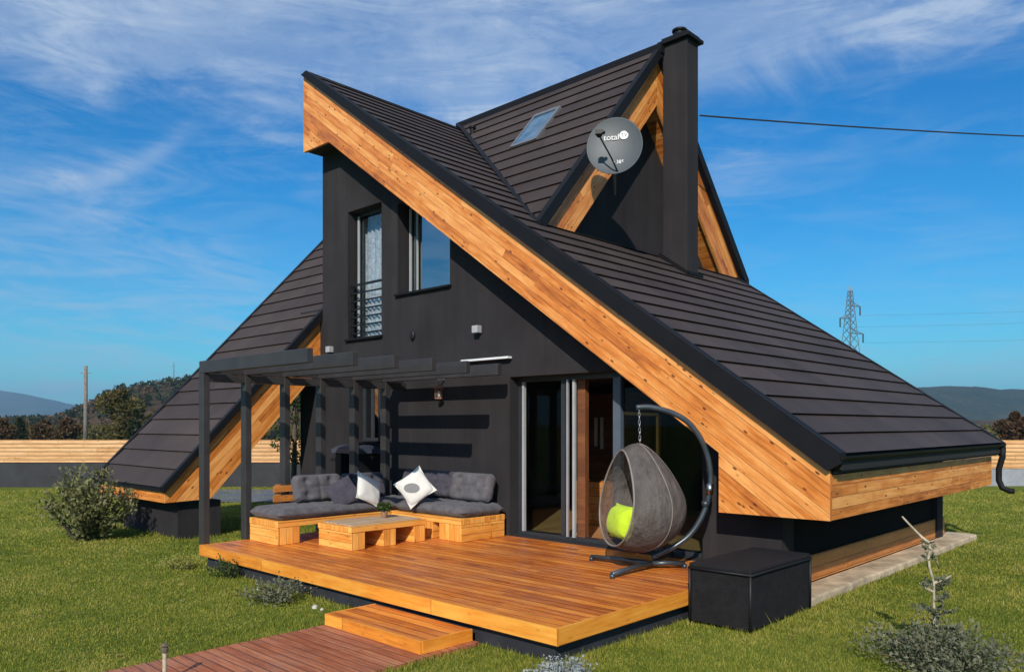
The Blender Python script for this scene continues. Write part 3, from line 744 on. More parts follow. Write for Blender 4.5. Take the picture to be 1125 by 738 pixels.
tag(q.build('path', M['path'], origin=(-5.6,2,0)),'reddish boardwalk leading from the step across the lawn','path',kind='structure')
ap=[(-3.34-.03*random.random(),7.98+.35*k,0) for k in range(20)]
q=MB(); q.prism([(-3.72,7.98,.0)]+ap+[(-3.5,14.75,0),(-3.9,14.7,.0),(-3.9,14.25,0),(-3.72,14.25,0)],(0,0,.10)); tag(q.build('pavement', M['concrete'], origin=(-3.4,11,0), bevel=.02),'concrete strip along the foot of the house','pavement',kind='structure')
# blue-grey ground strip seen under the left wing
a_=gnd(150,552);b_=gnd(345,552);c_=gnd(345,538);d_=gnd(100,538)
q=MB(); q.add([tuple(p_+Vector((0,0,.02))) for p_ in (a_,b_,c_,d_)],[(0,1,2,3)]); q=q.build('ground_strip', M['grey_strip'], origin=tuple(a_)); tag(q,'blue-grey flat ground strip behind the house','ground_strip',kind='structure')

# ------------------------------------------------------------------ pergola
pg=thing('pergola',(-10.3,6.3,0),'graphite metal pergola of six posts with rafters beside the terrace','pergola')
for i in range(6):
    y=4.78+.605*i
    q=MB(); q.box((-10.37,y-.045,.302 if True else 0),(-10.25+.02,y+.045,2.60)); q.build('post', M['pergola'], pg, bevel=.006)
    q=MB(); q.box((-10.37,y-.04,2.602),(-7.68,y+.04,2.765)); q.build('rafter', M['pergola'], pg, bevel=.006)
q=MB(); q.box((-10.36,4.80,2.49),(-10.24,8.19,2.598)); 
q.box((-10.36,4.83,2.61),(-10.3,8.19,2.75))
q.build('side_beam', M['pergola'], pg)

# ------------------------------------------------------------------ furniture
def pallet_blocks(mb, x0,x1,y0,y1,z0,z1,axis,nb=3,bw=.30):
    """top slab + corner/mid blocks across 'axis' ends"""
    mb.box((x0,y0,z1-.045),(x1,y1,z1),(1,0,0) if axis=='x' else (0,1,0))
def bench(name,x0,x1,y0,y1,label,long):
    t_=thing(name,((x0+x1)/2,(y0+y1)/2,.30),label,'bench','pallet benches of the corner sofa')
    q=MB(); g_=(1,0,0) if long=='x' else (0,1,0)
    # three runners across + slab
    z0,z1=.303,.62
    q.box((x0,y0,z1-.085),(x1,y1,z1),g_); q.build('seat_board', M['pallet'], t_, bevel=.006)
    if long=='y': L_=[(y0+.003,y0+.34),((y0+y1)/2-.17,(y0+y1)/2+.17),(y1-.34,y1-.003)]
    else: L_=[(x0+.003,x0+.34),((x0+x1)/2-.17,(x0+x1)/2+.17),(x1-.46,x1-.003)]
    for a,b in L_:
        q=MB()
        if long=='y': q.box((x0+.006,a,z0),(x1-.006,b,z1-.087),(1,0,0))
        else: q.box((a,y0+.006,z0),(b,y1-.006,z1-.087),(0,1,0))
        q.build('leg', M['pallet'], t_, bevel=.005)
    return t_
bl=bench('pallet_bench',-10.18,-9.42,5.37,8.1,'orange pallet bench along the pergola posts at the left of the terrace','y')
for k in range(3):
    q=MB(); q.box((-10.215,5.75,.66+.14*k),(-10.19,6.95,.75+.14*k),(0,1,0)); q.build('back_slat', M['base_wood'], bl)
for yy in (5.8,6.85):
    q=MB(); q.box((-10.24,yy,.45),(-10.216,yy+.07,1.05),(0,0,1)); q.build('back_support', M['base_wood'], bl)
bench('pallet_bench',-9.40,-7.86,7.24,8.10,'orange pallet bench against the facade wall right of the sofa corner','x')
tb=thing('coffee_table',(-8.7,6.4,.30),'low pallet coffee table with a pale top in front of the sofa','table')
q=MB(); q.box((-9.10,5.78,.53),(-8.33,7.02,.60),(0,1,0)); q.build('frame', M['pallet'], tb, bevel=.005)
q=MB(); q.box((-9.05,5.83,.602),(-8.38,6.97,.618),(0,1,0)); q.build('tabletop', M['table_top'], tb, bevel=.004)
for a,b in ((5.79,6.0),(6.30,6.50),(6.81,7.01)):
    q=MB(); q.box((-9.09,a,.303),(-8.34,b,.528),(1,0,0)); q.build('leg', M['pallet'], tb, bevel=.005)

def cushion(name,w,d,t,nx,ny,material,label,cat,group,loc,rot,pinch=0.0,depth=.6,e=.14,seed=0):
    """rounded tufted pad, local z = thickness"""
    gx,gy=44,int(max(20,44*d/w)); gy=min(gy,70); gx=min(70,max(24,int(44*w/max(w,d)*1.0)+10))
    tf=[(-w/2+w*(i+.5)/nx, -d/2+d*(j+.5)/ny) for i in range(nx) for j in range(ny)] if nx else []
    vs=[];fs=[]
    def hh(x,y):
        ax=max(0,(abs(x)-(w/2-e*min(w,d)*1.2))/(e*min(w,d)*1.2)); ay=max(0,(abs(y)-(d/2-e*min(w,d)*1.2))/(e*min(w,d)*1.2))
        r=min(1,math.hypot(ax,ay) if pinch==0 else max(ax,ay)*.5+math.hypot(ax,ay)*.5)
        h=t/2*math.sqrt(max(0,1-r**2.2))
        for tx,ty in tf:
            q2=((x-tx)**2+(y-ty)**2)/(.055**2); 
            if q2<14: h*=1-depth*math.exp(-q2)*1.0
        if nx:
            for i in range(1,nx):
                dx=(x-(-w/2+w*i/nx))/.03
                if abs(dx)<3: h*=1-.16*math.exp(-dx*dx)
            for j in range(1,ny):
                dy=(y-(-d/2+d*j/ny))/.03
                if abs(dy)<3: h*=1-.16*math.exp(-dy*dy)
        h*=1+.10*mnoise.noise(Vector((x*5+seed,y*5,seed*1.7)))
        return h
    def pos(i,j):
        x=-w/2+w*i/gx; y=-d/2+d*j/gy
        if pinch:
            kx=1-pinch*(1-abs(2*y/d)**2)*abs(2*x/w)**3; ky=1-pinch*(1-abs(2*x/w)**2)*abs(2*y/d)**3
            return x*kx,y*ky,hh(x,y)
        # rounded plan corners
        rr=.07
        cx,cy=abs(x)-(w/2-rr),abs(y)-(d/2-rr)
        if cx>0 and cy>0:
            L2=math.hypot(cx,cy); m_=max(cx,cy)/L2
            cx*=m_; cy*=m_
            return math.copysign(w/2-rr+cx,x),math.copysign(d/2-rr+cy,y),hh(x,y)
        return x,y,hh(x,y)
    for sgn in (1,-1):
        for j in range(gy+1):
            for i in range(gx+1):
                x,y,h=pos(i,j); wob=.006*mnoise.noise(Vector((x*9,y*9,seed+3)))
                vs.append((x,y,sgn*max(h,.004)+wob))
    n1=(gx+1)*(gy+1)
    for j in range(gy):
        for i in range(gx):
            a=j*(gx+1)+i; fs.append((a,a+1,a+gx+2,a+gx+1)); fs.append((n1+a,n1+a+gx+1,n1+a+gx+2,n1+a+1))
    for i in range(gx):
        a=i; fs.append((a,n1+a,n1+a+1,a+1)); a=gy*(gx+1)+i; fs.append((a,a+1,n1+a+1,n1+a))
    for j in range(gy):
        a=j*(gx+1); fs.append((a,a+gx+1,n1+a+gx+1,n1+a)); a=j*(gx+1)+gx; fs.append((a,n1+a,n1+a+gx+1,a+gx+1))
    q=MB(); q.add(vs,fs); o=q.build(name, material, smooth=True)
    o.location=loc; o.rotation_euler=rot
    return tag(o,label,cat,group)
G1='grey tufted sofa cushions'
cushion('seat_cushion',.84,2.70,.17,2,7,M['cush'],'long grey tufted seat cushion on the left pallet bench','cushion',G1,(-9.80,6.72,.70),(0,0,0),seed=1)
cushion('seat_cushion',1.55,.84,.17,4,2,M['cush'],'grey tufted seat cushion on the bench against the facade','cushion',G1,(-8.62,7.68,.70),(0,0,0),seed=2)
G2='grey tufted back cushions'
# backs against posts (plane facing +X)
def back(loc,rz,label,w=.78,h=.40,m='cush',seed=0,lean=14):
    return cushion('back_cushion',w,h,.17,2,2,M[m],label,'cushion',G2,loc,(rad(90-lean),0,rz),seed=seed)
back((-10.02,6.36,.98),rad(90),'upright grey back cushion nearest the lawn on the left bench',seed=4,w=.80)
back((-10.02,7.16,.97),rad(90),'upright charcoal back cushion behind the dark throw pillow on the left bench',m='cush_dark',seed=5)
back((-9.65,7.97,.98),0,'upright charcoal back cushion in the sofa corner',m='cush_dark',seed=6,w=.72)
back((-9.05,7.97,1.0),0,'upright grey back cushion behind the white pillow with the oval',seed=7,w=.62,m='cush_dark')
back((-8.40,7.96,.99),0,'upright grey back cushion at the right end by the terrace door',seed=8,w=.84,h=.42)
G3='loose throw pillows'
def face_cam(tilt,roll,yaw=0):
    # local z -> towards the camera, roll about it
    b=Matrix.Rotation(math.atan2(FW.y,FW.x)-rad(90)+rad(yaw),4,'Z') @ Matrix.Rotation(rad(90-tilt),4,'X') @ Matrix.Rotation(rad(roll),4,'Z')
    return b.to_euler()
pl=cushion('throw_pillow',.47,.47,.15,0,0,M['pillow_white'],'white square pillow with a grey oval standing on its corner','pillow',G3,tuple(at(456,535,11.35)),face_cam(18,38,-6),pinch=.10,e=.40,seed=11)
q=MB(); vs=[(0,0,0)]+[(.115*math.cos(2*PI*k/28),.07*math.sin(2*PI*k/28),0) for k in range(28)]
def pillow_h(x,y): return .075
q.add([(x-.03,y-.03,.082) for x,y,z in vs],[(0,1+k,1+(k+1)%28) for k in range(28)])
ov=q.build('oval_print', M['oval'], None); ov.parent=pl; ov.rotation_euler=(0,0,rad(-38))
cushion('throw_pillow',.46,.46,.14,0,0,M['pillow_white'],'white pillow leaning sideways in the sofa corner','pillow',G3,tuple(at(405,538,11.5)),face_cam(25,62,58),pinch=.10,e=.40,seed=12)
cushion('throw_pillow',.44,.44,.13,0,0,M['cush_dark'],'dark charcoal pillow beside the leaning white pillow','pillow',G3,tuple(at(377,541,11.3)),face_cam(35,28,20),pinch=.08,e=.40,seed=13)

# leaf cloud helper
def leaves(mb, c, r, n, size, flat=1.0, shape='ball', droop=0.0, elong=1.6):
    for _ in range(n):
        while True:
            p=Vector((random.uniform(-1,1),random.uniform(-1,1),random.uniform(-1,1)))
            if p.length<=1: break
        if shape=='shell': p=p.normalized()*(p.length**.35)
        pos=Vector(c)+Vector((p.x*r[0],p.y*r[1],p.z*r[2]))
        s=size*random.uniform(.6,1.3)
        d=(p+Vector((random.uniform(-.7,.7),random.uniform(-.7,.7),random.uniform(-.4,.9)-droop))).normalized()
        x=d.cross(Vector((random.uniform(-1,1),random.uniform(-1,1),random.uniform(-1,1)))).normalized()
        mb.add([pos-x*s*.0-d*s*elong*.5, pos+x*s*.5, pos+d*s*elong*.5, pos-x*s*.5],[(0,1,2,3)],(1,0,0),random.random())
# potted plant
pc=at(407,571,10.9); pc=Vector((-8.75,6.62,.618))
pp=thing('potted_plant',tuple(pc),'small green plant in a pinkish pot on the coffee table','potted plant')
q=MB(); q.lathe([(.035,0),(.05,.085),(.055,.088),(.055,.10),(.045,.10),(.042,.085)],pc,18); q.build('pot', M['terracotta'], pp, smooth=True)
q=MB(); leaves(q,pc+Vector((0,0,.15)),(.10,.10,.07),260,.035); q.build('foliage', M['green'], pp, recalc=False)

# gas grill by the wall
gr=thing('barbecue_grill',(-11.2,7.9,0),'dark grill with a blue-grey lid below the ground-floor window','grill')
q=MB(); q.box((-11.55,7.68,.05),(-11.38,8.1,1.42)); q.box((-11.08,7.68,.05),(-10.90,8.1,1.42)); q.build('cabinet', M['black'], gr, bevel=.01)
q=MB(); q.box((-11.60,7.64,1.42),(-10.86,8.14,1.50)); 
vs=[];n_=10
pr=[(-11.58+.02*0,)]
poly=[(-11.56,7.66+.0,1.50)]+[(-11.56,7.66+.46*k/8,1.50+.045*math.sin(PI*k/8)+.02) for k in range(9)]+[(-11.56,8.12,1.50)]
q.prism(poly,(.66,0,0)); q.build('lid', M['grill'], gr, bevel=.008)
for zz_ in (1.30,.95):
    q=MB(); q.beam((-11.75,7.8,zz_),(-11.56,7.8,zz_),.16,.05); q.build('side_shelf', M['black'], gr)

# storage chest
sb=thing('storage_box',(-3.64,7.28,0),'black rattan storage box standing at the right end of the deck','storage box')
BX0,BX1,BY0,BY1=-3.965,-3.32,6.62,7.95
q=MB(); q.box((BX0+.015,BY0+.015,.02),(BX1-.015,BY1-.015,.53)); q.build('body', M['rattan'], sb, bevel=.015)
q=MB(); q.box((BX0,BY0,.535),(BX1,BY1,.585)); q.build('lid', M['rattan'], sb, bevel=.02)
q=MB()
for xx,yy in ((BX0+.01,BY0+.01),(BX1-.01,BY0+.01),(BX1-.01,BY1-.01)): q.tube([(xx,yy,.0),(xx,yy,.55)],.014,8)
q.tube([(BX0,BY0,.535),(BX1,BY0,.535),(BX1,BY1,.535)],.012,8); q.build('piping', M['black'], sb, smooth=True)

# ------------------------------------------------------------------ egg chair
D0=8.72
ec=thing('hanging_chair',(-4.95,7.35,.30),'hanging egg chair of brown mesh on a curved steel stand','hanging chair')
P=lambda u,v,D=D0: at(u,v,D)
ctrl=[(699,447.5),(712,447),(724,449),(740,454),(755,463),(767,477),(776,496),(780.5,518),(780,537),(776,555),(768,573),(757,588),(744,598),(729,606),(716,612)]
pts=[P(*c) for c in ctrl]
def smooth_pts(p,k=4):
    out=[]
    n=len(p)
    for i in range(n-1):
        p0,p1,p2,p3=p[max(i-1,0)],p[i],p[i+1],p[min(i+2,n-1)]
        for j in range(k):
            t=j/k
            out.append(.5*((2*p1)+(p2-p0)*t+(2*p0-5*p1+4*p2-p3)*t*t+(3*p1-p0-3*p2+p3)*t**3))
    out.append(p[-1]); return out
q=MB(); q.tube(smooth_pts(pts),.031,14); q.tube([P(775,553)+Vector((0,0,.03)),P(775,553)-Vector((0,0,.03))],.042,14); stand=q.build('stand_arm', M['tube'], ec, smooth=True)
q=MB(); q.tube([P(780.3,531),P(779,543)],.041,14); q.build('joint_sleeve', M['chrome'], stand, smooth=True)
ctr=Vector((P(716,612).x,P(716,612).y,.36))
for (u,v) in ((650,615.5),(672.7,635),(752,623.6),(738,611)):
    e_=gnd(u,v,.30)+Vector((0,0,.045)); e_.z=.345
    q=MB(); q.tube([ctr,ctr.lerp(e_,.5)+Vector((0,0,.01)),e_],.028,10); q.tube([e_+Vector((0,0,.0)),e_-Vector((0,0,.043))],.03,10); q.build('leg', M['tube'], ec, smooth=True)
# chain
q=MB(); tp=P(702,449); bt=P(703,487)
nk=9
for k in range(nk):
    c_=tp.lerp(bt,(k+.5)/nk); ax=RX if k%2 else FW
    ring=[c_+ax*(.012*math.cos(2*PI*j/10))+Vector((0,0,.026*math.sin(2*PI*j/10))) for j in range(11)]
    q.tube(ring,.0045,6,caps=False)
q.build('chain', M['chrome'], ec, smooth=True)
# basket
bc=P(699,546,D0); 
nO=Vector((-.530,-.848,.12)).normalized()
bm=bmesh.new(); bmesh.ops.create_uvsphere(bm,u_segments=48,v_segments=32,radius=1)
for v in bm.verts:
    z=v.co.z; s=1-.24*z-.08*z*z
    if z>0: s*=1-.12*z
    v.co.x*=.535*s; v.co.y*=.535*s; v.co.z*=.60
    v.co.z-=0
    ang=math.atan2(v.co.y,v.co.x)
    v.co *= 1+.012*math.sin(ang*6+z*2)*(1-abs(z))
    v.co+=bc
bmesh.ops.bisect_plane(bm,geom=bm.verts[:]+bm.edges[:]+bm.faces[:],plane_co=bc+nO*.23,plane_no=nO,clear_outer=True)
edge=[e for e in bm.edges if e.is_boundary]
adj={}
for e in edge:
    a,b=e.verts; adj.setdefault(a,[]).append(b); adj.setdefault(b,[]).append(a)
st0=edge[0].verts[0]; loop=[st0]; prev=None; cur=st0
while True:
    nx_=[x for x in adj[cur] if x is not prev]
    if not nx_ or nx_[0] is st0: break
    prev,cur=cur,nx_[0]; loop.append(cur)
    if len(loop)>400: break
rim=[v.co.copy() for v in loop]; rim.append(rim[0].copy())
q=MB(); q.add([tuple(v.co) for v in bm.verts],[[v.index for v in f.verts] for f in bm.faces] if not bm.verts.index_update() else [])
bm.free()
bk=q.build('basket', M['mesh'], ec, smooth=True)
sd=bk.modifiers.new('Solidify','SOLIDIFY'); sd.thickness=.006
q=MB(); q.tube(rim,.011,8,caps=False); M['rimm']=simple('light_brown_rim',(.22,.19,.17),.6); q.build('rim', M['rimm'], bk, smooth=True)
# seam ribs over the back
q=MB()
for th in (-50,10,70):
    t_=rad(th); hd=(-nO*math.cos(t_)+Vector((-nO.y,nO.x,0))*math.sin(t_)); hd.z=0; hd.normalize()
    pr=[]
    for k in range(1,30):
        z=math.cos(PI*k/30); s=1-.24*z-.08*z*z
        if z>0: s*=1-.12*z
        rr=math.sin(PI*k/30)*.538*s
        pr.append(bc+hd*rr+Vector((0,0,.602*z)))
    q.tube(pr,.006,6)
q.build('seam', M['rimm'], bk, smooth=True)
lc=bc+nO*.17+Vector((0,0,-.29))
lime=cushion('seat_cushion',.52,.38,.26,0,0,M['lime'],'lime green cushion inside the hanging chair','cushion',None,tuple(lc),(rad(0),0,0),pinch=.04,e=.45,seed=21)
yaw=math.atan2(nO.y,nO.x)
lime.rotation_euler=(Matrix.Rotation(yaw+rad(90),4,'Z')@Matrix.Rotation(rad(78),4,'X')).to_euler()

# ------------------------------------------------------------------ fences
def fence(name,uA,uB,D,zt,zm,base,label,posts):
    A=at(uA,467,D);B=at(uB,467,D);A.z=B.z=0
    t_=thing(name,tuple(A),label,'fence'); d=(B-A).normalized(); nn=Vector((-d.y,d.x,0))
    q=MB(); n=int((zt-zm)/.115)
    for k in range(n):
        za=zm+(zt-zm)*k/n
        q.prism([A+Vector((0,0,za+.006))-nn*.03,B+Vector((0,0,za+.006))-nn*.03,B+Vector((0,0,zm+(zt-zm)*(k+1)/n-.006))-nn*.03,A+Vector((0,0,zm+(zt-zm)*(k+1)/n-.006))-nn*.03],nn*.03,tuple(d))
    q.build('board_panel', M['fence_wood'], t_)
    q=MB(); q.prism([A,B,B+Vector((0,0,zm)),A+Vector((0,0,zm))],nn*.15,tuple(d)); q.build('base_wall', base, t_)
    L_=(B-A).length; k=0
    while k*2.6<L_:
        p_=A+d*(k*2.6)+nn*.02; q=MB(); q.beam(p_+Vector((0,0,zm)),p_+Vector((0,0,zt-.04)),.08,.06); q.build('post', M['fence_base'], t_); k+=1
fence('garden_fence',-260,420,24.0,1.46,.76,M['fence_base'],'pale horizontal board fence on a dark wall left of the house',0)
fence('garden_fence',1020,1420,24.5,1.45,.55,M['fence_base_pale'],'pale horizontal board fence on a grey wall right of the house',0)
# gate pillar seen between posts
g0=gnd(305,530); 
t_=thing('gate_pillar',tuple(g0),'black pillar with a white button before the fence behind the pergola','pillar')
q=MB(); q.box((g0.x-.22,g0.y-.15,0),(g0.x+.22,g0.y+.15,1.72)); q.build('shaft', M['black'], t_, bevel=.01)
q=MB(); q.box((g0.x+.10,g0.y-.17,1.30),(g0.x+.17,g0.y-.151,1.38)); q.build('button', M['white'], t_)

# ------------------------------------------------------------------ plants & trees
def shrub(name,c,r,n,size,material,label,cat,group=None,stems=7,clumps=10,shape='ball'):
    c=Vector(c); t_=thing(name,(c.x,c.y,0),label,cat,group)
    q=MB()
    cl=[]
    for i in range(clumps):
        a=random.uniform(0,2*PI); rr=random.uniform(.15,.75); zz=random.uniform(.25,1.05)
        k=math.sqrt(max(0,1-((zz-.35)/.8)**2))
        p=c+Vector((math.cos(a)*rr*r[0]*k,math.sin(a)*rr*r[1]*k,zz*r[2]*.9)); cl.append(p)
        leaves(q,p,(r[0]*.38,r[1]*.38,r[2]*.26),n//clumps,size)
    q.build('foliage', material, t_, recalc=False)
    s=MB()
    for p in cl[:stems]:
        s.tube([c+Vector((random.uniform(-.05,.05),random.uniform(-.05,.05),0)),c.lerp(p,.5)+Vector((random.uniform(-.04,.04),0,.03)),p],[.012,.009,.004],6)
    s.build('stems', M['bark'], t_)
    return t_
def twiggy(name,c,spread,h,nb,size,material,label,cat,group=None,per=60,upright=.6,twigmat='bark'):
    """shrub grown as arching branches with leaves along them"""
    c=Vector(c); c.z=0; t_=thing(name,tuple(c),label,cat,group); q=MB(); s=MB()
    for b in range(nb):
        a=random.uniform(0,2*PI); rr=spread*random.uniform(.15,1)**.8; hh=h*random.uniform(.45,1.0)*(1-.45*(rr/spread)**2)
        base=c+Vector((math.cos(a)*rr*.25,math.sin(a)*rr*.25,0)); tip=c+Vector((math.cos(a)*rr,math.sin(a)*rr,hh))
        mid=base.lerp(tip,.5)+Vector((0,0,hh*.18))+Vector((random.uniform(-1,1),random.uniform(-1,1),0))*spread*.08
        if b<nb//3: s.tube([base,mid,tip],[.006+.008*h,.004+.004*h,.002],5,caps=False)
        for k in range(per):
            t=random.random()**.7; p=base*(1-t)**2+mid*2*t*(1-t)+tip*t*t
            p=p+Vector((random.gauss(0,1),random.gauss(0,1),random.gauss(0,1)))*(.05*spread+.012)
            if p.z<.01: continue
            sz=size*random.uniform(.5,1.25); d=((tip-base).normalized()*.5+Vector((random.uniform(-1,1),random.uniform(-1,1),random.uniform(-.5,1)))).normalized()
            x=d.cross(Vector((random.uniform(-1,1),random.uniform(-1,1),random.uniform(-1,1)))).normalized()
            q.add([p,p+x*sz*.35+d*sz*.6,p+d*sz*1.3,p-x*sz*.35+d*sz*.6],[(0,1,2,3)],(1,0,0),min(1,max(0,.25+.5*t+random.uniform(-.3,.3))))
    q.build('foliage', material, t_, recalc=False); s.build('stems', M[twigmat], t_)
    return t_
random.seed(21)
twiggy('garden_bush',gnd(95,592),.80,1.28,62,.062,M['bush'],'loose grey-green bush on the lawn beside the low left roof','bush',per=75)
twiggy('low_plant',gnd(197,625),.26,.20,50,.022,M['yellowbush'],'small yellow-green cushion plant on the lawn left of the deck','plant',per=26)
twiggy('flower_clump',gnd(305,660),.44,.24,46,.030,M['shrub'],'brownish flower clump with pale blooms at the deck skirt','plant',per=26)
twiggy('flower_clump',gnd(255,634),.36,.26,34,.030,M['green'],'green flower clump against the left end of the deck skirt','plant',per=24)
twiggy('silver_plant',gnd(622,748),.30,.14,60,.022,M['silver'],'silver-leaved low plant at the front corner of the deck','plant',per=24)
twiggy('low_shrub',gnd(1032,735),.66,.36,90,.030,M['shrub'],'low grey-green shrub round the foot of the bare sapling','shrub',per=46)
twiggy('garden_bush',gnd(284,531),.65,1.15,50,.08,M['green'],'small dark green bush seen under the left roof','bush',per=50)
for i,(u,v,s_) in enumerate(((346,668,.032),(354,670,.022),(284,648,.022))):
    c_=gnd(u,v); q=MB(); bm=bmesh.new(); bmesh.ops.create_icosphere(bm,subdivisions=2,radius=s_)
    for vv in bm.verts: vv.co*=1+.25*mnoise.noise(vv.co*30+Vector((i,0,0)))
    q.add([tuple(vv.co*1+c_+Vector((0,0,s_*.3))) for vv in bm.verts],[[vv.index for vv in f.verts] for f in bm.faces]); bm.free()
    tag(q.build('stone', M['stone'], origin=tuple(c_), smooth=True),['larger of two pale stones by the brownish flower clump','smaller of two pale stones by the brownish flower clump','single pale stone nearer the left end of the deck skirt'][i],'stone','pale stones along the deck')
# sapling
sp=gnd(1027,722); t_=thing('sapling',tuple(sp),'bare pale sapling with a drooping forked top by the concrete strip','sapling')
Dd=1.9*859/(722-467)
S=lambda u,v,dd=0: at(u,v,Dd+dd)
q=MB(); q.tube([sp,S(1027,700),S(1026,668),S(1026,640),S(1021,622),S(1020,612),S(1022,604),S(1022,594)],[.014,.012,.011,.010,.010,.012,.014,.016],8); q.build('trunk', M['palebark'], t_, smooth=True)
for pts in ([(1022,597),(1013,590),(1002,579),(991,567)],[(1022,606),(1027,612),(1032,624)],[(1022,604),(1020,611),(1019,622)],[(1026,640),(1036,637),(1045,632)],[(1026,650),(1016,645),(1010,640)]):
    n_=len(pts); q=MB(); q.tube([S(*p_, .03*i) for i,p_ in enumerate(pts)],[.013-.003*i/max(1,n_-1)*2 for i in range(n_)],7); q.build('branch', M['palebark'], t_, smooth=True)
q=MB()
for c_ in ((1020,598),(1035,638),(1022,610)): leaves(q,S(*c_),(.06,.06,.04),40,.025)
for k in range(26):
    v_=random.uniform(632,712); w_=(v_-600)/110*.26; a_=random.uniform(0,2*PI); p0=S(1027,v_); p1=p0+Vector((math.cos(a_)*w_,math.sin(a_)*w_,random.uniform(.0,.10)))
    for m_ in range(34):
        t_k=random.random(); p_=p0.lerp(p1,t_k); leaves(q,p_,(.012,.012,.012),1,.022,elong=2.4)
q.build('leaves', M['shrub'], t_, recalc=False)
# garden light stake
gl=gnd(181,752); Dg=1.9*859/(752-467)
t_=thing('garden_light',tuple(gl),'thin pale garden stake light beside the boardwalk','garden light')
q=MB(); q.tube([gl,at(181,716,Dg)],.016,10); q.build('stake', M['palebark'], t_)
q=MB(); q.lathe([(.014,0),(.026,.01),(.026,.035),(.018,.045),(.03,.055),(.012,.075)],at(181,717,Dg),14); q.build('lamp_head', M['bark'], t_)

def tree(name,c,h,cr,ch,n,size,material,label,group=None,clumps=16,droop=0,conic=False):
    c=Vector((c[0],c[1],c[2] if len(c)>2 else 0)); t_=thing(name,tuple(c),label,'tree',group)
    q=MB(); cl=[]
    for i in range(clumps):
        a=random.uniform(0,2*PI); zz=random.random(); 
        k=(1-zz)*.9+.1 if conic else math.sqrt(max(.05,1-(2*zz-.9)**2))
        rr=random.uniform(.2,.8)*k*cr
        p=c+Vector((math.cos(a)*rr,math.sin(a)*rr,h-ch+zz*ch*.92)); cl.append(p)
        s_=(.45*k+.15)*cr
        leaves(q,p,(s_,s_,s_*.8),n//clumps,size,shape='shell',droop=droop)
    q.build('crown', material, t_, recalc=False)
    s=MB(); s.tube([c,c+Vector((.02*h,0,h*.35)),c+Vector((0,.01*h,h*.8))],[.045*h*.5,.035*h*.5,.012*h*.5],8)
    for p in cl[:8]: s.tube([c+Vector((0,0,random.uniform(.3,.6)*h)),p],[.012*h*.5,.004*h*.5],5)
    s.build('trunk', M['bark'], t_)
random.seed(5)
TR=[ # u, top v, depth, crown radius px, material, label
 (132,425,68,24,'olive','tallest olive-brown tree beyond the fence beside the utility pole'),
 (150,447,66,13,'pine','dark green tree right of the tallest tree beyond the fence'),
 (172,452,64,13,'olive','round olive tree close to the left roof edge beyond the fence'),
 (190,455,72,12,'pine','dark tree nearest the left roof edge beyond the fence'),
 (75,459,76,12,'autumn','reddish tree just left of the utility pole'),
 (48,461,82,11,'autumn','reddish tree beyond the fence under the blue mountain'),
 (22,458,88,9,'pine','dark pointed tree beyond the fence near the left picture edge'),
 (3,460,80,11,'autumn','rusty tree at the left picture edge beyond the fence'),
 (212,442,90,14,'autumn','rusty tree half hidden behind the left roof'),
 (1114,452,60,17,'redbush','round reddish-green tree above the right fence'),
 (1150,455,66,17,'redbush','second reddish tree farther right above the right fence')]
for u,tv,D,rp,mn,lb in TR:
    c_=at(u,467,D); zt=EYE+(467-tv)/859*D; cr=rp/859*D
    tree('tree',(c_.x,c_.y,0),zt,cr,zt*.92,4200,.0145*D*.2,M[mn],lb,'trees beyond the fence',clumps=16,conic=(mn=='pine'))
c_=at(322,467,20); tree('weeping_tree',(c_.x,c_.y,0),3.6,.55,2.6,1500,.05,M['green'],'green hanging tree branches seen below the left roof behind the pergola',None,clumps=9,droop=1.5)

# utility pole, mast, pylon
c_=at(94,467,55); z_=EYE+(467-402)/859*55
t_=thing('utility_pole',(c_.x,c_.y,0),'leaning grey timber pole beyond the left fence','pole')
q=MB(); q.tube([(c_.x,c_.y,0),(c_.x+.05,c_.y,z_)],[.16,.12],10); q.build('shaft', M['pole'], t_, smooth=True)
q=MB(); q.beam(Vector((c_.x,c_.y,z_-.5))-RX*.35,Vector((c_.x,c_.y,z_-.5))+RX*.35,.07,.07); q.build('crossarm', M['steel'], t_)
for u,v0,D,lab in ((191,398,330,'thin radio mast on the wooded hill left of the roof'),):
    c_=at(u,467,D); z_=EYE+(467-v0)/859*D
    t_=thing('radio_mast',(c_.x,c_.y,20),lab,'mast')
    q=MB(); q.tube([(c_.x,c_.y,20),(c_.x,c_.y,z_)],[.25,.12],6); q.build('shaft', M['steel'], t_)
    q=MB(); q.beam(Vector((c_.x,c_.y,z_-1.5))-RX*1.1,Vector((c_.x,c_.y,z_-1.5))+RX*1.1,.15,.15); q.build('crossbar', M['steel'], t_)
Dp=165; c_=at(934,467,Dp); zt=EYE+(467-314)/859*Dp; c_.z=0
t_=thing('power_pylon',tuple(c_),'steel lattice power pylon behind the right roof slope','pylon')
q=MB(); hw=lambda z: 2.3*(1-z/zt)+.25
d1=(RX+FW*.35).normalized(); d2=Vector((-d1.y,d1.x,0))
def cor(z,i,j): return c_+d1*(i*hw(z))+d2*(j*hw(z))+Vector((0,0,z))
zz=0; lev=[0]
while lev[-1]<zt-1.2: lev.append(lev[-1]+max(1.0,hw(lev[-1])*1.7))
lev[-1]=zt-1
for i,j in ((1,1),(1,-1),(-1,1),(-1,-1)):
    for a,b in zip(lev[:-1],lev[1:]): q.beam(cor(a,i,j),cor(b,i,j),.11,.11)
    q.beam(cor(lev[-1],i,j),c_+Vector((0,0,zt)),.12,.12)
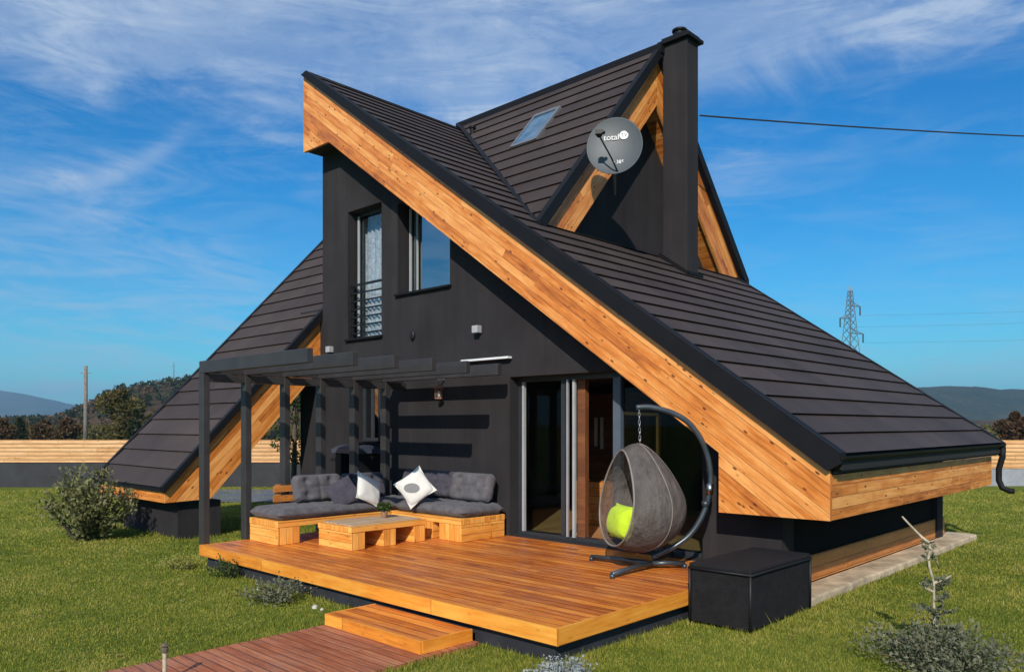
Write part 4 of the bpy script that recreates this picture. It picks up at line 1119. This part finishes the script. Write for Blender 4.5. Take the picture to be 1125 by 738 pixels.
for a,b in zip(lev[:-1],lev[1:]):
    for (i,j),(k,l) in (((1,1),(1,-1)),((1,-1),(-1,-1)),((-1,-1),(-1,1)),((-1,1),(1,1))):
        q.beam(cor(a,i,j),cor(b,k,l),.07,.07); q.beam(cor(a,k,l),cor(b,i,j),.07,.07)
q.build('tower', M['steel'], t_)
arms=[(336,1,13),(350,-1,13),(366,1,17)]
ends=[]
for v,sg,px_ in arms:
    z_=EYE+(467-v)/859*Dp; e_=c_+d1*sg*(px_/859*Dp)*1.05+Vector((0,0,z_))
    q=MB(); q.beam(c_+Vector((0,0,z_)),e_,.2,.2); q.beam(c_+Vector((0,0,z_+1)),e_,.12,.12); q.build('arm', M['steel'], t_)
    q=MB(); q.tube([e_,e_-Vector((0,0,1.9))],[.14,.14],6); q.build('insulator', M['cable'], t_); ends.append(e_-Vector((0,0,1.9)))
for i,e_ in enumerate(ends):
    far=e_+RX*95+FW*(-20)+Vector((0,0,1.5)); pts=[]
    for k in range(25):
        s_=k/24; p_=e_.lerp(far,s_); p_.z-=2.2*4*s_*(1-s_)*.3; pts.append(p_)
    q=MB(); q.tube(pts,.02,4); tag(q.build('power_line', M['steel'], origin=tuple(e_)),['top power line strung right from the pylon','middle power line strung right from the pylon','bottom power line strung right from the pylon'][i],'power line','power lines from the pylon')

# ------------------------------------------------------------------ ground, hills
q=MB(); S_=9000
q.add([(-S_,-S_,0),(S_,-S_,0),(S_,S_,0),(-S_,S_,0)],[(0,1,2,3)]); tag(q.build('ground', M['ground']),'green lawn and field','ground',kind='structure')
def hill(name,D,depth,us,tops,material,label,seed,amp=1.0,nu=160,nd=24):
    """ridge whose crest follows height samples; real depth"""
    vs=[];fs=[]
    for j in range(nd+1):
        f=j/nd; prof=math.sin(PI*f)**.9 if f<.5 else math.sin(PI*f)**.9
        for i in range(nu+1):
            u=us[0]+(us[-1]-us[0])*i/nu
            tv=np.interp(u,us,tops); zt=(tv/859*D+EYE)
            p=at(u,467,D+(f-.5)*depth)
            n_=mnoise.fractal(Vector((p.x/ (D*.05),p.y/(D*.05),seed)),1,2,5)
            z=max(-2,zt*prof*(1+.0*n_)+n_*amp*prof)
            vs.append((p.x,p.y,z-1.0*(j in (0,nd))))
    for j in range(nd):
        for i in range(nu):
            a=j*(nu+1)+i; fs.append((a,a+1,a+nu+2,a+nu+1))
    q=MB(); q.add(vs,fs); o=q.build(name,material,smooth=True,recalc=False); tag(o,label,'hill',kind='structure'); return o
hn=hill('hill',360,260,[-400,-60,60,92,130,215,300,450,620],[1,2,2,15,34,46,54,48,20],M['hill_near'],'brown wooded hillside left',1.0,amp=1.2)
hill('hill',4200,1800,[-900,-120,-20,5,40,80,110,170,300,500],[30,44,40,37,31,23,18,14,20,10],M['hill_far'],'distant blue mountain left',5.0,amp=10)
hill('hill',1500,700,[700,850,960,1010,1040,1075,1100,1125,1180,1300,1600],[10,22,34,41,43,41,38,39,36,44,30],M['hill_far'],'distant dark wooded hills right',9.0,amp=4)
hill('hill',520,140,[600,800,1000,1100,1300,1600],[1,2,4,6,9,12],M['hill_near'],'low wooded rise at right',3.0,amp=1)
# far woods on the near hill (nobody could count them)
dg=bpy.context.evaluated_depsgraph_get()
from mathutils.bvhtree import BVHTree
bv=BVHTree.FromPolygons([v.co[:] for v in hn.data.vertices],[p.vertices[:] for p in hn.data.polygons])
q=MB(); random.seed(3)
for i in range(1500):
    u=random.uniform(-150,420); D=random.uniform(235,375); p=at(u,467,D)
    h_=bv.ray_cast(Vector((p.x,p.y,500)),Vector((0,0,-1)))
    if h_[0] is None: continue
    z=h_[0].z; s_=random.uniform(.8,1.7); 
    if mnoise.noise(Vector((p.x*.02,p.y*.02,0)))<-.12: continue
    leaves(q,(p.x,p.y,z+s_*.9),(s_*.8,s_*.8,s_*(1.3 if i%3==0 else .9)),46,.75,shape='shell')
tag(q.build('hillside_woods', M['autumn'], recalc=False),'mixed brown and green woodland covering the left hillside','woodland',kind='stuff')
q=MB()
for i in range(520):
    u=random.uniform(-150,420); D=random.uniform(250,375); p=at(u,467,D)
    h_=bv.ray_cast(Vector((p.x,p.y,500)),Vector((0,0,-1)))
    if h_[0] is None: continue
    s_=random.uniform(.8,1.9)
    leaves(q,(p.x,p.y,h_[0].z+s_*1.0),(s_*.7,s_*.7,s_*1.3),46,.8,shape='shell')
tag(q.build('hillside_woods', M['pine'], recalc=False),'dark evergreen wood scattered over the left hillside','woodland',kind='stuff')
q=MB()
for i in range(420):
    D=random.uniform(95,150); u=random.uniform(-120,330) if i%4 else random.uniform(1000,1300); p=at(u,467,D); s_=random.uniform(.6,1.25)
    leaves(q,(p.x,p.y,s_*.8),(s_*1.1,s_*1.1,s_*.9),70,.34,shape='shell')
tag(q.build('hedgerow', M['olive'], recalc=False),'dense hedgerow scrub in the field beyond the fence','hedge',kind='stuff')

# lawn blades: one object
def lawn():
    n=700000
    r=np.exp(rng.uniform(math.log(4.2),math.log(27),n))
    th=rng.uniform(rad(-40),rad(40),n)
    lat=r*np.sin(th); dep=r*np.cos(th)
    x=.724*lat-.690*dep; y=.690*lat+.724*dep
    ok=np.ones(n,bool)
    def ex(x0,x1,y0,y1): 
        nonlocal ok; ok&=~((x>x0)&(x<x1)&(y>y0)&(y<y1))
    ex(-10.18,-4.02,4.73,9); ex(-6.36,-4.84,-3,4.75); ex(-3.965,-3.33,6.63,8.0); ex(-13.5,-3.66,8.2,14.2); ex(-3.9,-3.365,7.96,14.7); ex(-15.3,-12.95,5.56,6.3); ex(-15.3,-13,8.3,12.5)
    x=x[ok];y=y[ok];r=r[ok];n=len(x)
    # patchy clumping
    cl=np.sin(x*3.1+np.sin(y*2.3)*2)*np.sin(y*2.7+np.sin(x*1.9)*2)+1.6*np.sin(x*19+3*np.sin(y*7))*np.sin(y*23+3*np.sin(x*9))
    h=(.014+.014*rng.random(n)+.005*cl)*np.clip(1+(r-8)/40,1,1.5)
    edge=np.zeros(n,bool)
    for x0,x1,y0,y1 in ((-10.18,-4.02,4.73,9),(-6.36,-4.84,-3,4.75),(-3.965,-3.33,6.63,8.0),(-3.9,-3.365,7.96,14.7),(-15.3,-12.95,5.56,6.3)):
        m_=.10; edge|=((x>x0-m_)&(x<x1+m_)&(y>y0-m_)&(y<y1+m_))
    h=h*np.where(edge,rng.uniform(1.0,2.6,n),1.0)
    wild=rng.random(n)<.012; h=np.where(wild,h*1.9,h)
    w=.0027*np.clip(r/5.5,1,5)*rng.uniform(.7,1.4,n)
    a=rng.uniform(0,2*PI,n); ta=rng.uniform(0,2*PI,n); tl=rng.uniform(0,.9,n)*h
    bx=np.cos(a)*w; by=np.sin(a)*w
    co=np.empty((n,3,3),np.float32)
    co[:,0]=np.stack([x-bx,y-by,np.zeros(n)],1); co[:,1]=np.stack([x+bx,y+by,np.zeros(n)],1)
    co[:,2]=np.stack([x+np.cos(ta)*tl,y+np.sin(ta)*tl,h],1)
    me=bpy.data.meshes.new('grass'); me.vertices.add(n*3); me.loops.add(n*3); me.polygons.add(n)
    me.vertices.foreach_set('co',co.ravel()); me.loops.foreach_set('vertex_index',np.arange(n*3,dtype=np.int32))
    me.polygons.foreach_set('loop_start',np.arange(0,n*3,3,dtype=np.int32)); me.update()
    at_=me.attributes.new('rnd','FLOAT','FACE'); at_.data.foreach_set('value',rng.random(n).astype(np.float32))
    me.materials.append(M['grass']); o=bpy.data.objects.new('grass',me); C.objects.link(o)
    tag(o,'short green grass of the lawn','grass',kind='stuff')
lawn()
q=MB()
for i in range(1500):
    D=random.uniform(4.6,17); u=random.uniform(-60,1180); p=at(u,467,D)
    if -10.3<p.x<-3.3 and 4.6<p.y<9 or -6.4<p.x<-4.8 and p.y<4.8 or -13.6<p.x<-3.3 and p.y>8: continue
    if mnoise.noise(Vector((p.x*.6,p.y*.6,4)))<-.05: continue
    s_=random.uniform(.012,.028); a_=random.uniform(0,2*PI); z_=random.uniform(.018,.035)
    d_=Vector((math.cos(a_),math.sin(a_),random.uniform(-.3,.3))); x_=Vector((-d_.y,d_.x,random.uniform(-.4,.4))); p=Vector((p.x,p.y,z_))
    q.add([p-d_*s_,p+x_*s_*.5,p+d_*s_,p-x_*s_*.5],[(0,1,2,3)],(1,0,0),random.random())
tag(q.build('fallen_leaves', M['litter'], recalc=False),'small dry leaves scattered in the lawn','leaf litter',kind='stuff')

# haze
HZ=None
def haze(dens):
    me=bpy.data.meshes.new('haze'); bm=bmesh.new(); bmesh.ops.create_cube(bm,size=1)
    for v in bm.verts:
        v.co.x*=17000; v.co.y*=17000; v.co.z=-1.5 if v.co.z<0 else 330
    bm.to_mesh(me); bm.free()
    m=bpy.data.materials.new('haze_air'); m.use_nodes=True; nt=m.node_tree; nt.nodes.clear()
    o_=nt.nodes.new('ShaderNodeOutputMaterial'); v=nt.nodes.new('ShaderNodeVolumePrincipled')
    v.inputs['Color'].default_value=(.42,.72,1,1); v.inputs['Density'].default_value=dens; v.inputs['Anisotropy'].default_value=.1
    nt.links.new(v.outputs[0],o_.inputs['Volume']); me.materials.append(m)
    o=bpy.data.objects.new('haze',me); C.objects.link(o); tag(o,'thin blue air haze over the far hills','haze',kind='stuff')
HAZE=0.0002
if HAZE: haze(HAZE)

# ------------------------------------------------------------------ sky, sun, camera
sunv=Vector((.62,-1.0,.73)).normalized()
wd_=bpy.data.worlds.new('World'); scene.world=wd_; wd_.use_nodes=True; nt=wd_.node_tree; nt.nodes.clear()
out=nt.nodes.new('ShaderNodeOutputWorld'); bg=nt.nodes.new('ShaderNodeBackground')
sky=nt.nodes.new('ShaderNodeTexSky'); sky.sky_type='NISHITA'; sky.sun_disc=False
sky.sun_elevation=math.asin(sunv.z); sky.sun_rotation=math.atan2(sunv.x,sunv.y)
sky.air_density=1.0; sky.dust_density=.3; sky.ozone_density=3.0
tc=nt.nodes.new('ShaderNodeTexCoord'); nz=N(nt,'ShaderNodeVectorMath',operation='NORMALIZE'); L(nt,tc.outputs['Generated'],nz.inputs[0])
sp_=nt.nodes.new('ShaderNodeSeparateXYZ'); L(nt,nz.outputs[0],sp_.inputs[0])
def dotv(v):
    n=N(nt,'ShaderNodeVectorMath',operation='DOT_PRODUCT'); L(nt,nz.outputs[0],n.inputs[0]); n.inputs[1].default_value=v; return n.outputs['Value']
az=math_(nt,'ARCTAN2',dotv((.724,.690,0)),dotv((-.690,.724,0)))     # sky azimuth, 0 = north-west
el=math_(nt,'ARCSINE',sp_.outputs[2])
cv=nt.nodes.new('ShaderNodeCombineXYZ'); L(nt,az,cv.inputs[0]); L(nt,el,cv.inputs[1]); L(nt,math_(nt,'MULTIPLY',math_(nt,'ABSOLUTE',az),.7),cv.inputs[2])
def cloud(scale,rot,loc,det,dist,lo,hi,rough=.6):
    mp=nt.nodes.new('ShaderNodeMapping'); mp.inputs['Scale'].default_value=scale; mp.inputs['Rotation'].default_value=(0,0,rad(rot)); mp.inputs['Location'].default_value=loc
    L(nt,cv.outputs[0],mp.inputs[0])
    n=N(nt,'ShaderNodeTexNoise',ins={'Scale':1.0,'Detail':det,'Roughness':rough,'Distortion':dist}); L(nt,mp.outputs[0],n.inputs[0])
    return ramp(nt,n.outputs[0],[(lo,(0,0,0)),(hi,(1,1,1))])
big=cloud((2.6,5.5,1),-6,(3.3,.4,0),3,.5,.30,.58,.5)
st1=cloud((4.5,22,1),-7,(1.3,6.2,0),11,1.4,.42,.74,.66)
st2=cloud((9,30,1),22,(4.4,2.2,3),10,1.8,.46,.80,.68)
soft=cloud((5,9,1),0,(8.1,3.5,1),12,.7,.30,.78,.62)
# veil above ~20 degrees
wob=math_(nt,'MULTIPLY',math_(nt,'SUBTRACT',soft,.5),.10)
rightdrop=math_(nt,'MULTIPLY',math_(nt,'MAXIMUM',az,0.0),-.10)
ev=math_(nt,'ADD',math_(nt,'ADD',el,wob),rightdrop)
up=N(nt,'ShaderNodeMapRange',ins={'From Min':.325,'From Max':.40,'To Min':0,'To Max':1.0}); up.interpolation_type='SMOOTHSTEP'; L(nt,ev,up.inputs[0])
veil=math_(nt,'MULTIPLY',up.outputs[0],math_(nt,'MULTIPLY_ADD',soft,.50,math_(nt,'MULTIPLY_ADD',st1,.25,.25)))
wisps=math_(nt,'MULTIPLY',math_(nt,'ADD',math_(nt,'MULTIPLY',st1,.75),math_(nt,'MULTIPLY',st2,.45)),math_(nt,'MULTIPLY_ADD',big,.85,.06))
# one long curved cirrus streak
a1=math_(nt,'ADD',az,.58)
cen=math_(nt,'ADD',.259,math_(nt,'ADD',math_(nt,'MULTIPLY',a1,-.045),math_(nt,'MULTIPLY',math_(nt,'MULTIPLY',a1,a1),2.5)))
dd=math_(nt,'DIVIDE',math_(nt,'SUBTRACT',el,math_(nt,'ADD',cen,math_(nt,'MULTIPLY',math_(nt,'SUBTRACT',st2,.5),.012))),.012)
ga=math_(nt,'EXPONENT',math_(nt,'MULTIPLY',math_(nt,'MULTIPLY',dd,dd),-1.0))
wn=N(nt,'ShaderNodeMapRange',ins={'From Min':-.375,'From Max':-.43,'To Min':0,'To Max':1.0}); L(nt,az,wn.inputs[0])
streak=math_(nt,'MULTIPLY',math_(nt,'MULTIPLY',ga,wn.outputs[0]),math_(nt,'MULTIPLY_ADD',st2,.35,.30))
lowv=N(nt,'ShaderNodeMapRange',ins={'From Min':.0,'From Max':.24,'To Min':.44,'To Max':0}); L(nt,el,lowv.inputs[0])
cm=math_(nt,'ADD',math_(nt,'MULTIPLY',wisps,.8),veil)
cm=math_(nt,'ADD',cm,streak,clamp=True)
cm=math_(nt,'ADD',cm,math_(nt,'MULTIPLY',lowv.outputs[0],math_(nt,'MULTIPLY_ADD',st1,.6,.5)),clamp=True)
hs=N(nt,'ShaderNodeHueSaturation',ins={'Saturation':1.45,'Value':1.0,'Hue':.5}); L(nt,sky.outputs[0],hs.inputs['Color'])
skc=mixc(nt,1.0,hs.outputs[0],(.22,1.16,1.30),'MULTIPLY')
mixn=mixc(nt,math_(nt,'MULTIPLY',cm,.85),skc,(5.0,6.1,7.8))
L(nt,mixn,bg.inputs[0]); bg.inputs[1].default_value=.10; L(nt,bg.outputs[0],out.inputs[0])
sl=bpy.data.lights.new('sun','SUN'); sl.energy=4.8; sl.angle=rad(.5); sl.color=(1,.93,.82)
so=bpy.data.objects.new('sun',sl); C.objects.link(so); so.rotation_euler=(-sunv).to_track_quat('-Z','Y').to_euler(); so.location=(20,-30,30)
cam=bpy.data.cameras.new('camera'); co_=bpy.data.objects.new('camera',cam); C.objects.link(co_); scene.camera=co_
co_.location=(0,0,EYE); co_.rotation_euler=(rad(90),0,math.atan2(.690,.724))
cam.sensor_width=36; cam.lens=36*859/1125; cam.shift_y=98/1125; cam.clip_end=30000; cam.clip_start=.1
scene.view_settings.view_transform='Standard'; scene.view_settings.look='None'; scene.view_settings.exposure=0; scene.view_settings.gamma=1
scene.render.resolution_x=1024; scene.render.resolution_y=671
scene.render.engine='CYCLES'
